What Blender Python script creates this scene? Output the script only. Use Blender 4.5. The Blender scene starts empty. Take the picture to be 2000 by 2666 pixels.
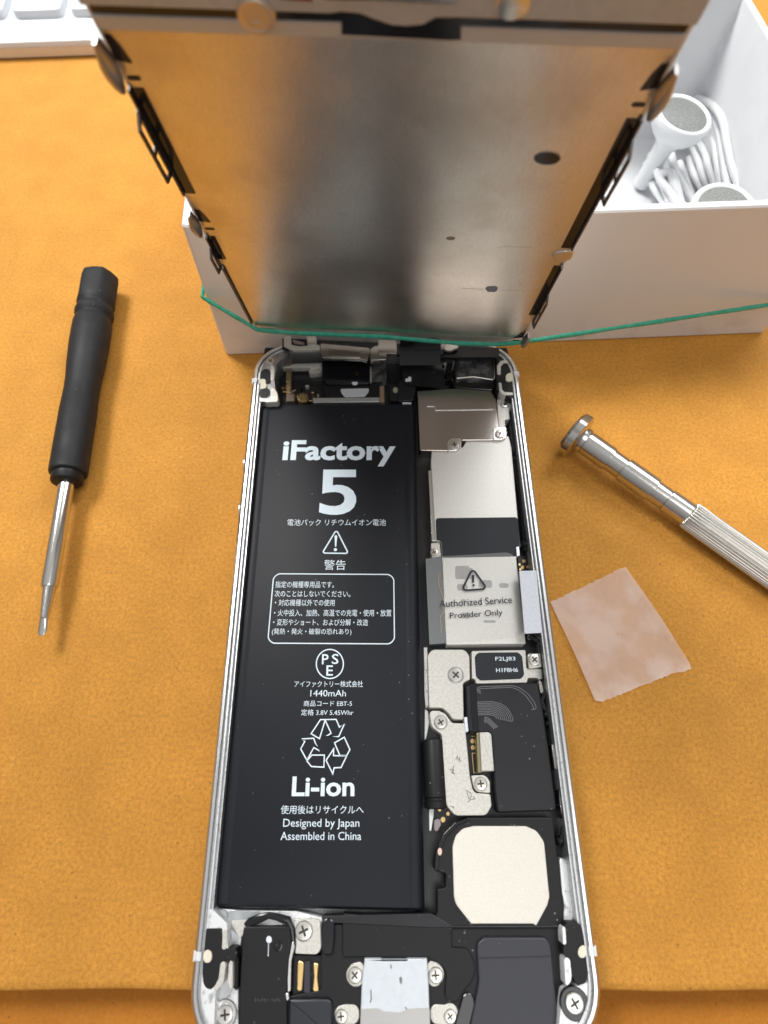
import bpy, math, random
import numpy as np
from mathutils import Matrix, Vector

random.seed(7)
SC = bpy.context.scene
S = 0.1                       # every length below is in millimetres; 1 Blender unit = 1 cm
SC.unit_settings.system = 'METRIC'
SC.unit_settings.scale_length = 0.01

# ------------------------------------------------------------------ camera
F_PX = 1566.16                # focal length in pixels of the 2000 x 2666 photograph
CAM = np.array([-2.152, -31.396, 113.929])


def cam_axes(pitch, roll, yaw):
    cp, sp = math.cos(pitch), math.sin(pitch)
    fwd, right, up = np.array([0, cp, -sp]), np.array([1., 0, 0]), np.array([0, sp, cp])
    cr, sr = math.cos(roll), math.sin(roll)
    r2, u2 = cr * right + sr * up, -sr * right + cr * up
    c, s = math.cos(yaw), math.sin(yaw)
    Z = np.array([[c, -s, 0], [s, c, 0], [0, 0, 1.]])
    return Z @ r2, Z @ u2, Z @ fwd


RT, UP, FW = cam_axes(math.radians(64.61), math.radians(0.871), math.radians(-1.45))
cam_data = bpy.data.cameras.new('camera')
cam_data.sensor_fit = 'HORIZONTAL'
cam_data.sensor_width = 36.0
cam_data.lens = F_PX / 2000 * 36
cam_data.clip_start = 0.05
cam_data.clip_end = 500
cam_data.dof.use_dof = True
cam_data.dof.focus_distance = 11.0
cam_data.dof.aperture_fstop = 0.30
cam = bpy.data.objects.new('camera', cam_data)
SC.collection.objects.link(cam)
m = Matrix.Identity(4)
for i in range(3):
    m[i][0], m[i][1], m[i][2], m[i][3] = RT[i], UP[i], -FW[i], CAM[i] * S
cam.matrix_world = m
SC.camera = cam

# ------------------------------------------------------------------ room light
SC.view_settings.view_transform = 'Standard'
SC.view_settings.look = 'None'
SC.view_settings.gamma = 1.0
SC.view_settings.exposure = 0.36
SC.view_settings.use_curve_mapping = False

world = bpy.data.worlds.new('World')
SC.world = world
world.use_nodes = True
wn, wl = world.node_tree.nodes, world.node_tree.links
wn.clear()
w_out = wn.new('ShaderNodeOutputWorld')
w_bg = wn.new('ShaderNodeBackground')
w_tc = wn.new('ShaderNodeTexCoord')
w_sep = wn.new('ShaderNodeSeparateXYZ')
w_ramp = wn.new('ShaderNodeValToRGB')
w_map = wn.new('ShaderNodeMapRange')
w_map.inputs[1].default_value = -1
w_map.inputs[2].default_value = 1
wl.new(w_tc.outputs['Generated'], w_sep.inputs[0])
wl.new(w_sep.outputs['Z'], w_map.inputs[0])
wl.new(w_map.outputs[0], w_ramp.inputs[0])
wl.new(w_ramp.outputs[0], w_bg.inputs[0])
wl.new(w_bg.outputs[0], w_out.inputs[0])
cr = w_ramp.color_ramp       # a room: dim floor and furniture low down, pale walls, pale ceiling
cr.elements[0].position = 0.40
cr.elements[0].color = (0.05, 0.045, 0.04, 1)
cr.elements[1].position = 0.97
cr.elements[1].color = (1.0, 1.0, 1.0, 1)
e = cr.elements.new(0.56)
e.color = (0.48, 0.47, 0.46, 1)
w_bg.inputs[1].default_value = 0.40


def area_lamp(name, loc, target, size, power, color, spread=180):
    d = bpy.data.lights.new(name, 'AREA')
    d.shape = 'RECTANGLE'
    d.size, d.size_y = size[0] * S, size[1] * S
    d.energy = power
    d.color = color
    d.spread = math.radians(spread)
    o = bpy.data.objects.new(name, d)
    SC.collection.objects.link(o)
    o.location = Vector(loc) * S
    dirv = Vector(target) - Vector(loc)
    o.rotation_euler = dirv.to_track_quat('-Z', 'Y').to_euler()
    return o


area_lamp('far_left_lamp', (-350, 480, 800), (30, 250, 0), (400, 280), 11500, (1.0, 0.985, 0.95), 60)  # light from the far left; narrow aimed beam added to dim the near left
area_lamp('ceiling_lamp', (420, 560, 760), (60, 0, 0), (460, 380), 36000, (0.97, 0.985, 1.0))
area_lamp('overhead_lamp', (320, -480, 1450), (0, 10, 0), (800, 600), 36000, (1.0, 0.99, 0.97))


# ------------------------------------------------------------------ surveying: photo pixel -> point on a known plane
class Frame:
    def __init__(s, O, U, V, W):
        s.O, s.U, s.V, s.W = (np.array(a, float) for a in (O, U, V, W))

    def w(s, p):
        return s.O + p[0] * s.U + p[1] * s.V + (p[2] if len(p) > 2 else 0) * s.W


PH = Frame((0, 0, 0), (1, 0, 0), (0, 1, 0), (0, 0, 1))


def ray(x, y):
    return FW + RT * (x - 1000) / F_PX - UP * (y - 1333) / F_PX


def un(px, py, w=0.0, fr=PH):
    d = ray(px, py)
    t = ((fr.O + fr.W * w - CAM) @ fr.W) / (d @ fr.W)
    p = CAM + d * t - fr.O
    return (p @ fr.U, p @ fr.V)


def at_y(px, py, y):
    d = ray(px, py)
    return CAM + d * (y - CAM[1]) / d[1]


VIEWS = dict(A=(500, 2100, 3.318), B=(900, 2100, 2.514), C=(650, 1100, 3.530), D=(600, 1650, 2.950), E=(1050, 1150, 4.0225),
             F=(1050, 1650, 3.687), G=(620, 840, 4.366), H=(1000, 840, 3.687), I=(0, 0, 1.659), J=(1000, 0, 1.659),
             K=(500, 500, 3.318), L=(1000, 500, 1.659), M=(60, 680, 2.1677), N=(1400, 1000, 2.6017), O=(1600, 150, 2.765),
             P=(450, 450, 4.337), Q=(1300, 780, 10.058), R=(240, 0, 4.1475), T=(600, 0, 2.074), X=(0, 0, 1.0))


def q(view, pts, w=0.0, fr=PH):
    x0, y0, k = VIEWS[view]
    return [un(x0 + a / k, y0 + b / k, w, fr) for a, b in pts]


def q1(view, a, b, w=0.0, fr=PH):
    return q(view, [(a, b)], w, fr)[0]


# ------------------------------------------------------------------ mesh building
def area2(p):
    return 0.5 * sum(p[i][0] * p[(i + 1) % len(p)][1] - p[(i + 1) % len(p)][0] * p[i][1] for i in range(len(p)))


def ccw(p):
    p = [np.array(a[:2], float) for a in p]
    return p if area2(p) > 0 else p[::-1]


def fillet(p, r, n=5):
    """Round every corner of a polygon; r is one radius or one per corner."""
    p = [np.array(a, float) for a in p]
    out = []
    for i in range(len(p)):
        a, b, c = p[i - 1], p[i], p[(i + 1) % len(p)]
        rr = r[i] if isinstance(r, (list, tuple)) else r
        u, v = a - b, c - b
        lu, lv = np.linalg.norm(u), np.linalg.norm(v)
        if rr <= 0 or lu < 1e-6 or lv < 1e-6:
            out.append(b)
            continue
        u, v = u / lu, v / lv
        cosang = max(-0.9999, min(0.9999, u @ v))
        half = math.acos(cosang) / 2
        d = min(rr / math.tan(half), 0.48 * lu, 0.48 * lv)
        if math.pi - 2 * half < 0.08:
            out.append(b)
            continue
        p0, p1 = b + u * d, b + v * d
        for k in range(n + 1):
            t = k / n
            out.append((1 - t) ** 2 * p0 + 2 * t * (1 - t) * (0.55 * b + 0.45 * (p0 + p1) / 2) + t * t * p1)
    return out


def inset(p, d):
    p = [np.array(a, float) for a in p]
    n = len(p)
    out = []
    for i in range(n):
        e0, e1 = p[i] - p[i - 1], p[(i + 1) % n] - p[i]
        l0, l1 = np.linalg.norm(e0), np.linalg.norm(e1)
        n0 = np.array([-e0[1], e0[0]]) / max(l0, 1e-9)
        n1 = np.array([-e1[1], e1[0]]) / max(l1, 1e-9)
        k = n0 + n1
        kk = k @ k
        k = n1 if kk < 0.3 else k * 2 / kk
        out.append(p[i] + k * d)
    return out


class B:
    def __init__(s):
        s.v, s.f, s.m, s.flat = [], [], [], set()

    def face(s, idx, mat=0, flat=False):
        if flat:
            s.flat.add(len(s.f))
        s.f.append(idx)
        s.m.append(mat)

    def add(s, pts):
        k = len(s.v)
        s.v.extend(np.array(a, float) for a in pts)
        return list(range(k, k + len(pts)))

    def prism(s, poly, w0, w1, bevel=0.08, fr=PH, mat=0, bottom=True, dome=None):
        p = ccw(poly)
        n = len(p)
        rings = [(p, w0)]
        if bevel > 0:
            rings += [(p, w1 - bevel), (inset(p, bevel * 0.35), w1 - bevel * 0.3), (inset(p, bevel), w1)]
        else:
            rings += [(p, w1)]
        ids = [s.add([fr.w((a[0], a[1], w)) for a in r]) for r, w in rings]
        for a, b in zip(ids, ids[1:]):
            for i in range(n):
                j = (i + 1) % n
                s.face((a[i], a[j], b[j], b[i]), mat)
        s.face(tuple(ids[-1]), mat, True)
        if bottom:
            s.face(tuple(reversed(ids[0])), mat, True)
        return s

    def sheet(s, poly, w, fr=PH, mat=0):
        p = ccw(poly)
        s.face(tuple(s.add([fr.w((a[0], a[1], w)) for a in p])), mat)
        return s

    def loft(s, rings, closed=True, caps=(True, True), mat=0):
        ids = [s.add(r) for r in rings]
        n = len(rings[0])
        for a, b in zip(ids, ids[1:]):
            for i in range(n if closed else n - 1):
                j = (i + 1) % n
                s.face((a[i], a[j], b[j], b[i]), mat)
        if caps[0]:
            s.face(tuple(reversed(ids[0])), mat, True)
        if caps[1]:
            s.face(tuple(ids[-1]), mat, True)
        return s

    def lathe(s, p0, p1, prof, n=32, mat=0, caps=(True, True), flat=None, ripple=None):
        """prof: (distance from p0 towards p1 in mm, radius)."""
        p0, p1 = np.array(p0, float), np.array(p1, float)
        ax = (p1 - p0) / np.linalg.norm(p1 - p0)
        h = np.array([0, 0, 1.]) if abs(ax[2]) < 0.9 else np.array([0, 1., 0])
        a = np.cross(h, ax)
        a /= np.linalg.norm(a)
        b = np.cross(ax, a)
        rings = []
        for t, r in prof:
            ring = []
            for k in range(n):
                th = 2 * math.pi * k / n
                rr = r * (ripple(th, t) if ripple else 1)
                ring.append(p0 + ax * t + a * rr * math.cos(th) + b * rr * math.sin(th))
            rings.append(ring)
        return s.loft(rings, True, caps, mat)

    def tube(s, path, r, n=10, closed=False, mat=0, ell=(1, 1), up=(0, 0, 1)):
        P = [np.array(a, float) for a in path]
        rings = []
        m_ = len(P)
        for i in range(m_):
            t = (P[(i + 1) % m_] - P[i - 1]) if closed else (P[min(i + 1, m_ - 1)] - P[max(i - 1, 0)])
            t = t / np.linalg.norm(t)
            a = np.cross(np.array(up, float), t)
            if np.linalg.norm(a) < 1e-3:
                a = np.cross(np.array([1., 0, 0]), t)
            a /= np.linalg.norm(a)
            b = np.cross(t, a)
            rr = r[i] if isinstance(r, (list, tuple)) else r
            rings.append([P[i] + rr * (a * ell[0] * math.cos(2 * math.pi * k / n) + b * ell[1] * math.sin(2 * math.pi * k / n)) for k in range(n)])
        if closed:
            return s.loft(rings + [rings[0]], True, (False, False), mat)
        return s.loft(rings, True, (True, True), mat)

    def stroke(s, pts, width, w, fr=PH, closed=False, mat=0):
        """A flat printed line of constant width with mitred corners."""
        P = [np.array(a, float) for a in pts]
        n = len(P)
        L, Rr = [], []
        for i in range(n):
            e0 = P[i] - P[i - 1] if (closed or i > 0) else P[1] - P[0]
            e1 = P[(i + 1) % n] - P[i] if (closed or i < n - 1) else P[-1] - P[-2]
            e0, e1 = e0 / max(np.linalg.norm(e0), 1e-9), e1 / max(np.linalg.norm(e1), 1e-9)
            n0, n1 = np.array([-e0[1], e0[0]]), np.array([-e1[1], e1[0]])
            k = n0 + n1
            kk = k @ k
            k = n1 if kk < 0.35 else k * 2 / kk
            L.append(P[i] + k * width / 2)
            Rr.append(P[i] - k * width / 2)
        a = s.add([fr.w((x[0], x[1], w)) for x in L])
        b = s.add([fr.w((x[0], x[1], w)) for x in Rr])
        for i in range(n if closed else n - 1):
            j = (i + 1) % n
            s.face((b[i], b[j], a[j], a[i]), mat)
        return s

    def disc(s, c, r, w, fr=PH, mat=0, n=20, ry=None):
        return s.sheet([(c[0] + r * math.cos(2 * math.pi * k / n), c[1] + (ry or r) * math.sin(2 * math.pi * k / n)) for k in range(n)], w, fr, mat)

    def text(s, body, bl, br, tl, w, fr=PH, mat=0, bold=0.0):
        """Lettering whose ink fills the parallelogram bl-br-tl (plane coordinates)."""
        cu = bpy.data.curves.new('lettering', 'FONT')
        cu.body = body
        cu.offset = bold
        cu.resolution_u = 3
        o = bpy.data.objects.new('lettering', cu)
        SC.collection.objects.link(o)
        dg = bpy.context.evaluated_depsgraph_get()
        me = bpy.data.meshes.new_from_object(o.evaluated_get(dg))
        bpy.data.objects.remove(o)
        bpy.data.curves.remove(cu)
        if not me.vertices:
            return s
        co = np.array([v.co[:2] for v in me.vertices])
        lo, hi = co.min(0), co.max(0)
        bl, br, tl = (np.array(a, float) for a in (bl, br, tl))
        pts = []
        for c in co:
            t = (c - lo) / (hi - lo)
            p = bl + (br - bl) * t[0] + (tl - bl) * t[1]
            pts.append(fr.w((p[0], p[1], w)))
        ids = s.add(pts)
        for f in me.polygons:
            s.face(tuple(ids[i] for i in f.vertices), mat)
        bpy.data.meshes.remove(me)
        return s

    def build(s, name, mats, parent=None, angle=32, label=None):
        off = np.zeros(3)
        pr = parent
        while pr is not None:
            off += np.array(pr.location) / S
            pr = pr.parent
        me = bpy.data.meshes.new(name)
        me.from_pydata([tuple((v - off) * S) for v in s.v], [], s.f)
        mats = mats if isinstance(mats, (list, tuple)) else [mats]
        for mt in mats:
            me.materials.append(mt)
        for i_, (p_, mi) in enumerate(zip(me.polygons, s.m)):
            p_.material_index = mi
            p_.use_smooth = i_ not in s.flat
        me.set_sharp_from_angle(angle=math.radians(angle))
        for i_ in s.flat:
            me.polygons[i_].use_smooth = False
        me.update()
        o = bpy.data.objects.new(name, me)
        SC.collection.objects.link(o)
        if parent is not None:
            o.parent = parent
        if label:
            o['label'] = label
        return o


    def build_each(s, name, mats, parent=None, angle=32):
        """Like build(), but every separate piece becomes an object of its own."""
        root = list(range(len(s.v)))

        def find(i):
            while root[i] != i:
                root[i] = root[root[i]]
                i = root[i]
            return i
        for f in s.f:
            for i in f[1:]:
                root[find(i)] = find(f[0])
        groups = {}
        for k, f in enumerate(s.f):
            groups.setdefault(find(f[0]), []).append(k)
        for ks in groups.values():
            n = B()
            remap = {}
            for k in ks:
                for i in s.f[k]:
                    if i not in remap:
                        remap[i] = len(n.v)
                        n.v.append(s.v[i])
                n.face(tuple(remap[i] for i in s.f[k]), s.m[k], k in s.flat)
            n.build(name, mats, parent, angle)


def tag(o, label, cat, group=None, kind=None):
    if label:
        o['label'] = label
    if cat:
        o['category'] = cat
    if group:
        o['group'] = group
    if kind:
        o['kind'] = kind
    return o


def thing(name, loc, label, cat, group=None):
    o = bpy.data.objects.new(name, None)
    o.empty_display_size = 0.5
    SC.collection.objects.link(o)
    o.location = Vector(loc) * S
    return tag(o, label, cat, group)


def copy_part(src, parent, delta):
    o = src.copy()
    SC.collection.objects.link(o)
    o.parent = parent
    o.location = Vector(src.location) + Vector(delta) * S
    return o


# ------------------------------------------------------------------ materials
def mat(name, base, rough=0.5, metal=0.0, noise=None, bump=None, rough_var=None, coat=0.0, spec=0.5, aniso=0.0, dust=None):
    """noise: (scale, second colour, low, high); bump: (scale, strength); rough_var: (scale, amount)."""
    mt = bpy.data.materials.new(name)
    mt.use_nodes = True
    nt = mt.node_tree
    bs = nt.nodes['Principled BSDF']
    bs.inputs['Base Color'].default_value = (*base, 1)
    bs.inputs['Roughness'].default_value = rough
    bs.inputs['Metallic'].default_value = metal
    bs.inputs['Coat Weight'].default_value = coat
    bs.inputs['Specular IOR Level'].default_value = spec
    bs.inputs['Anisotropic'].default_value = aniso
    tc = nt.nodes.new('ShaderNodeTexCoord')

    def tex(scale, detail=4.0):
        t = nt.nodes.new('ShaderNodeTexNoise')
        t.inputs['Scale'].default_value = scale
        t.inputs['Detail'].default_value = detail
        nt.links.new(tc.outputs['Object'], t.inputs['Vector'])
        return t
    if noise:
        sc_, c2, lo, hi = noise
        t = tex(sc_)
        mr = nt.nodes.new('ShaderNodeMapRange')
        mr.inputs[1].default_value, mr.inputs[2].default_value = lo, hi
        mx = nt.nodes.new('ShaderNodeMix')
        mx.data_type = 'RGBA'
        mx.inputs[6].default_value = (*base, 1)
        mx.inputs[7].default_value = (*c2, 1)
        nt.links.new(t.outputs[0], mr.inputs[0])
        nt.links.new(mr.outputs[0], mx.inputs[0])
        nt.links.new(mx.outputs[2], bs.inputs['Base Color'])
    if dust:       # sparse pale specks of lint: (scale, size)
        vo = nt.nodes.new('ShaderNodeTexVoronoi')
        vo.inputs['Scale'].default_value = dust[0]
        nt.links.new(tc.outputs['Object'], vo.inputs['Vector'])
        t = tex(1.9, 2.0)
        mr = nt.nodes.new('ShaderNodeMapRange')
        for i, v in enumerate((dust[1] * 0.6, dust[1], 1.0, 0.0)):
            mr.inputs[i + 1].default_value = v
        nt.links.new(vo.outputs['Distance'], mr.inputs[0])
        m2 = nt.nodes.new('ShaderNodeMapRange')
        for i, v in enumerate((0.52, 0.66, 0.0, 0.6)):
            m2.inputs[i + 1].default_value = v
        nt.links.new(t.outputs[0], m2.inputs[0])
        mu = nt.nodes.new('ShaderNodeMath')
        mu.operation = 'MULTIPLY'
        nt.links.new(mr.outputs[0], mu.inputs[0])
        nt.links.new(m2.outputs[0], mu.inputs[1])
        mx = nt.nodes.new('ShaderNodeMix')
        mx.data_type = 'RGBA'
        mx.inputs[6].default_value = (*base, 1)
        mx.inputs[7].default_value = (0.32, 0.31, 0.29, 1)
        nt.links.new(mu.outputs[0], mx.inputs[0])
        nt.links.new(mx.outputs[2], bs.inputs['Base Color'])
    if rough_var:
        t = tex(rough_var[0])
        mr = nt.nodes.new('ShaderNodeMapRange')
        mr.inputs[1].default_value, mr.inputs[2].default_value = 0.3, 0.7
        mr.inputs[3].default_value, mr.inputs[4].default_value = rough - rough_var[1], rough + rough_var[1]
        nt.links.new(t.outputs[0], mr.inputs[0])
        nt.links.new(mr.outputs[0], bs.inputs['Roughness'])
    if bump:
        t = tex(bump[0], 6.0)
        bp = nt.nodes.new('ShaderNodeBump')
        bp.inputs['Strength'].default_value = bump[1]
        bp.inputs['Distance'].default_value = 0.01
        nt.links.new(t.outputs[0], bp.inputs['Height'])
        nt.links.new(bp.outputs[0], bs.inputs['Normal'])
    return mt


def table_material(name, c_lo, c_hi, fleck):
    mt = bpy.data.materials.new(name)
    mt.use_nodes = True
    nt = mt.node_tree
    bs = nt.nodes['Principled BSDF']
    bs.inputs['Roughness'].default_value = 0.75
    bs.inputs['Specular IOR Level'].default_value = 0.25
    tc = nt.nodes.new('ShaderNodeTexCoord')

    def tex(scale, detail, rough=0.6):
        t = nt.nodes.new('ShaderNodeTexNoise')
        t.inputs['Scale'].default_value = scale
        t.inputs['Detail'].default_value = detail
        t.inputs['Roughness'].default_value = rough
        nt.links.new(tc.outputs['Object'], t.inputs['Vector'])
        return t

    def rng(src, a, b, c, d):
        mr = nt.nodes.new('ShaderNodeMapRange')
        for i, v in enumerate((a, b, c, d)):
            mr.inputs[i + 1].default_value = v
        nt.links.new(src, mr.inputs[0])
        return mr.outputs[0]

    def mix(fac, a, b):
        mx = nt.nodes.new('ShaderNodeMix')
        mx.data_type = 'RGBA'
        nt.links.new(fac, mx.inputs[0])
        for k, v in ((6, a), (7, b)):
            if isinstance(v, tuple):
                mx.inputs[k].default_value = (*v, 1)
            else:
                nt.links.new(v, mx.inputs[k])
        return mx.outputs[2]
    fine = tex(15, 6, 0.78)
    mid = tex(0.9, 5)
    spots = tex(19.0, 3)
    col = mix(rng(fine.outputs[0], 0.36, 0.64, 0, 1), c_lo, c_hi)
    dk = tuple(a * 0.80 for a in c_lo)
    col = mix(rng(mid.outputs[0], 0.62, 0.38, 0.0, 0.30), col, dk)
    col = mix(rng(spots.outputs[0], 0.66, 0.74, 0.0, 0.5), col, fleck)
    vo = nt.nodes.new('ShaderNodeTexVoronoi')
    vo.inputs['Scale'].default_value = 2.6
    vo.inputs['Randomness'].default_value = 1.0
    nt.links.new(tc.outputs['Object'], vo.inputs['Vector'])
    col = mix(rng(vo.outputs['Distance'], 0.03, 0.06, 0.6, 0.0), col, fleck)
    nt.links.new(col, bs.inputs['Base Color'])
    bp = nt.nodes.new('ShaderNodeBump')
    bp.inputs['Strength'].default_value = 0.35
    bp.inputs['Distance'].default_value = 0.02
    nt.links.new(fine.outputs[0], bp.inputs['Height'])
    nt.links.new(bp.outputs[0], bs.inputs['Normal'])
    return mt


def film_material(name, color, opacity, rough=0.35, patch=None):
    mt = bpy.data.materials.new(name)
    mt.use_nodes = True
    nt = mt.node_tree
    bs = nt.nodes['Principled BSDF']
    bs.inputs['Base Color'].default_value = (*color, 1)
    bs.inputs['Roughness'].default_value = rough
    tr = nt.nodes.new('ShaderNodeBsdfTransparent')
    mx = nt.nodes.new('ShaderNodeMixShader')
    out = nt.nodes['Material Output']
    nt.links.new(tr.outputs[0], mx.inputs[1])
    nt.links.new(bs.outputs[0], mx.inputs[2])
    nt.links.new(mx.outputs[0], out.inputs[0])
    mx.inputs[0].default_value = opacity
    if patch:
        tc = nt.nodes.new('ShaderNodeTexCoord')
        t = nt.nodes.new('ShaderNodeTexNoise')
        t.inputs['Scale'].default_value = patch[0]
        t.inputs['Detail'].default_value = 3
        nt.links.new(tc.outputs['Object'], t.inputs['Vector'])
        mr = nt.nodes.new('ShaderNodeMapRange')
        for i, v in enumerate((0.42, 0.58, opacity, patch[1])):
            mr.inputs[i + 1].default_value = v
        nt.links.new(t.outputs[0], mr.inputs[0])
        nt.links.new(mr.outputs[0], mx.inputs[0])
    return mt


M = {}
M['table'] = table_material('orange_board', (0.46, 0.200, 0.030), (0.70, 0.328, 0.056), (0.20, 0.08, 0.022))
M['desk'] = table_material('orange_desk_shaded', (0.44, 0.16, 0.016), (0.54, 0.21, 0.026), (0.15, 0.05, 0.01))  # similar orange to the board, with the shade below its edge painted in
M['alu'] = mat('worn_aluminium', (0.60, 0.61, 0.62), 0.40, 0.9, noise=(24, (0.30, 0.30, 0.30), 0.58, 0.72), bump=(30, 0.15))
M['edge'] = mat('polished_edge', (0.74, 0.74, 0.73), 0.25, 1.0)
M['white_alu'] = mat('painted_aluminium', (0.78, 0.79, 0.80), 0.35, 0.3, noise=(9, (0.35, 0.35, 0.36), 0.56, 0.72), bump=(40, 0.2))
M['black'] = mat('black_plastic', (0.009, 0.009, 0.010), 0.46, bump=(25, 0.15), spec=0.3, dust=(9, 0.16))
M['gloss'] = mat('glossy_black', (0.008, 0.008, 0.010), 0.16)
M['flex'] = mat('black_flex', (0.013, 0.0135, 0.016), 0.38, rough_var=(3, 0.06), spec=0.35, dust=(8, 0.14))
M['trace'] = mat('flex_trace', (0.20, 0.20, 0.215), 0.3)
M['battery'] = mat('battery_wrap', (0.010, 0.0115, 0.016), 0.52, bump=(1.3, 0.2), spec=0.27, dust=(7, 0.10))
M['print'] = mat('pale_blue_print', (0.70, 0.80, 0.88), 0.6)
M['ink'] = mat('dark_ink', (0.012, 0.014, 0.022), 0.6)
M['shield'] = mat('satin_shield', (0.76, 0.745, 0.70), 0.45, 0.35, noise=(45, (0.64, 0.625, 0.585), 0.35, 0.65), bump=(70, 0.25))
M['bracket'] = mat('satin_bracket', (0.64, 0.62, 0.57), 0.45, 0.4, noise=(26, (0.54, 0.52, 0.48), 0.4, 0.65), bump=(55, 0.15))
M['dark_shield'] = mat('smooth_steel', (0.46, 0.415, 0.39), 0.2, 1.0, bump=(40, 0.06))
M['steel'] = mat('screw_steel', (0.70, 0.68, 0.63), 0.28, 1.0, bump=(30, 0.1))
M['recess'] = mat('screw_recess', (0.05, 0.045, 0.04), 0.5, 0.4)
M['cream'] = mat('cream_plate', (0.78, 0.74, 0.66), 0.55, 0.15, noise=(90, (0.68, 0.645, 0.575), 0.4, 0.62), bump=(60, 0.35))
M['label'] = mat('black_label', (0.018, 0.020, 0.025), 0.55, spec=0.3)
M['white_label'] = mat('white_label', (0.74, 0.76, 0.82), 0.6, noise=(20, (0.66, 0.69, 0.76), 0.4, 0.7))
M['ivory'] = mat('ivory_plastic', (0.74, 0.70, 0.56), 0.45)
M['gold'] = mat('gold_contact', (0.83, 0.58, 0.26), 0.25, 1.0)
M['pcb'] = mat('black_board', (0.012, 0.012, 0.014), 0.35, noise=(30, (0.05, 0.045, 0.04), 0.62, 0.7))
M['grey'] = mat('grey_plastic', (0.036, 0.037, 0.046), 0.42, bump=(25, 0.1), spec=0.35, dust=(8, 0.15))
M['brown'] = mat('brown_flex', (0.16, 0.12, 0.09), 0.4, 0.3)
M['dock'] = mat('pale_dock_plate', (0.60, 0.64, 0.68), 0.45, 0.25, noise=(9, (0.56, 0.60, 0.64), 0.4, 0.7), bump=(50, 0.1))
M['dusty'] = mat('dusty_module', (0.02, 0.02, 0.022), 0.5, noise=(7, (0.15, 0.15, 0.15), 0.45, 0.75))
M['dark_metal'] = mat('dark_clip_metal', (0.14, 0.12, 0.11), 0.35, 1.0)
M['knob'] = mat('clip_steel', (0.50, 0.47, 0.44), 0.25, 1.0)
M['glassframe'] = mat('white_glass_frame', (0.72, 0.70, 0.66), 0.3)
M['rubber'] = mat('green_rubber', (0.03, 0.36, 0.24), 0.5, noise=(9, (0.06, 0.45, 0.31), 0.4, 0.65))
M['card'] = mat('white_card', (0.66, 0.67, 0.69), 0.6, bump=(45, 0.12), noise=(1.2, (0.62, 0.63, 0.65), 0.4, 0.7))
M['earbud'] = mat('white_gloss_plastic', (0.70, 0.715, 0.73), 0.35)
M['mesh'] = mat('grille_mesh', (0.24, 0.25, 0.235), 0.45, 0.5, bump=(60, 0.8), noise=(45, (0.13, 0.13, 0.125), 0.42, 0.6))
M['kb'] = mat('white_keyboard_plastic', (0.68, 0.71, 0.75), 0.4)
M['kbside'] = mat('keyboard_side', (0.62, 0.60, 0.60), 0.25, 0.3)
M['handle'] = mat('black_rubber_handle', (0.010, 0.011, 0.013), 0.6, bump=(32, 0.5), rough_var=(2, 0.1), dust=(8, 0.12), spec=0.35)
M['chrome'] = mat('chrome', (0.66, 0.64, 0.60), 0.19, 1.0, bump=(6, 0.06))
M['chrome2'] = mat('satin_chrome', (0.62, 0.60, 0.57), 0.2, 1.0, bump=(12, 0.12))
M['latch'] = mat('latch_steel', (0.36, 0.34, 0.325), 0.28, 0.75)
M['hair'] = mat('faint_scratch', (0.40, 0.34, 0.27), 0.5, 0.5)
M['strip'] = mat('pale_strip', (0.56, 0.60, 0.64), 0.5, 0.3)
M['grey_bracket'] = mat('satin_grey_metal', (0.50, 0.545, 0.60), 0.5, 0.2, noise=(14, (0.45, 0.50, 0.55), 0.4, 0.65))
M['tape'] = film_material('pinkish_tape_film', (0.90, 0.74, 0.66), 0.54, 0.4, patch=(1.2, 0.36))
M['film'] = film_material('clear_sticker_film', (0.76, 0.76, 0.73), 0.10, 0.3)
M['clear'] = film_material('clear_tape', (0.62, 0.66, 0.68), 0.42, 0.15)
M['smudge'] = film_material('smudge', (0.10, 0.11, 0.11), 0.35, 0.6)
M['scuff'] = mat('dark_scuff', (0.16, 0.16, 0.16), 0.6)


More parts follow.
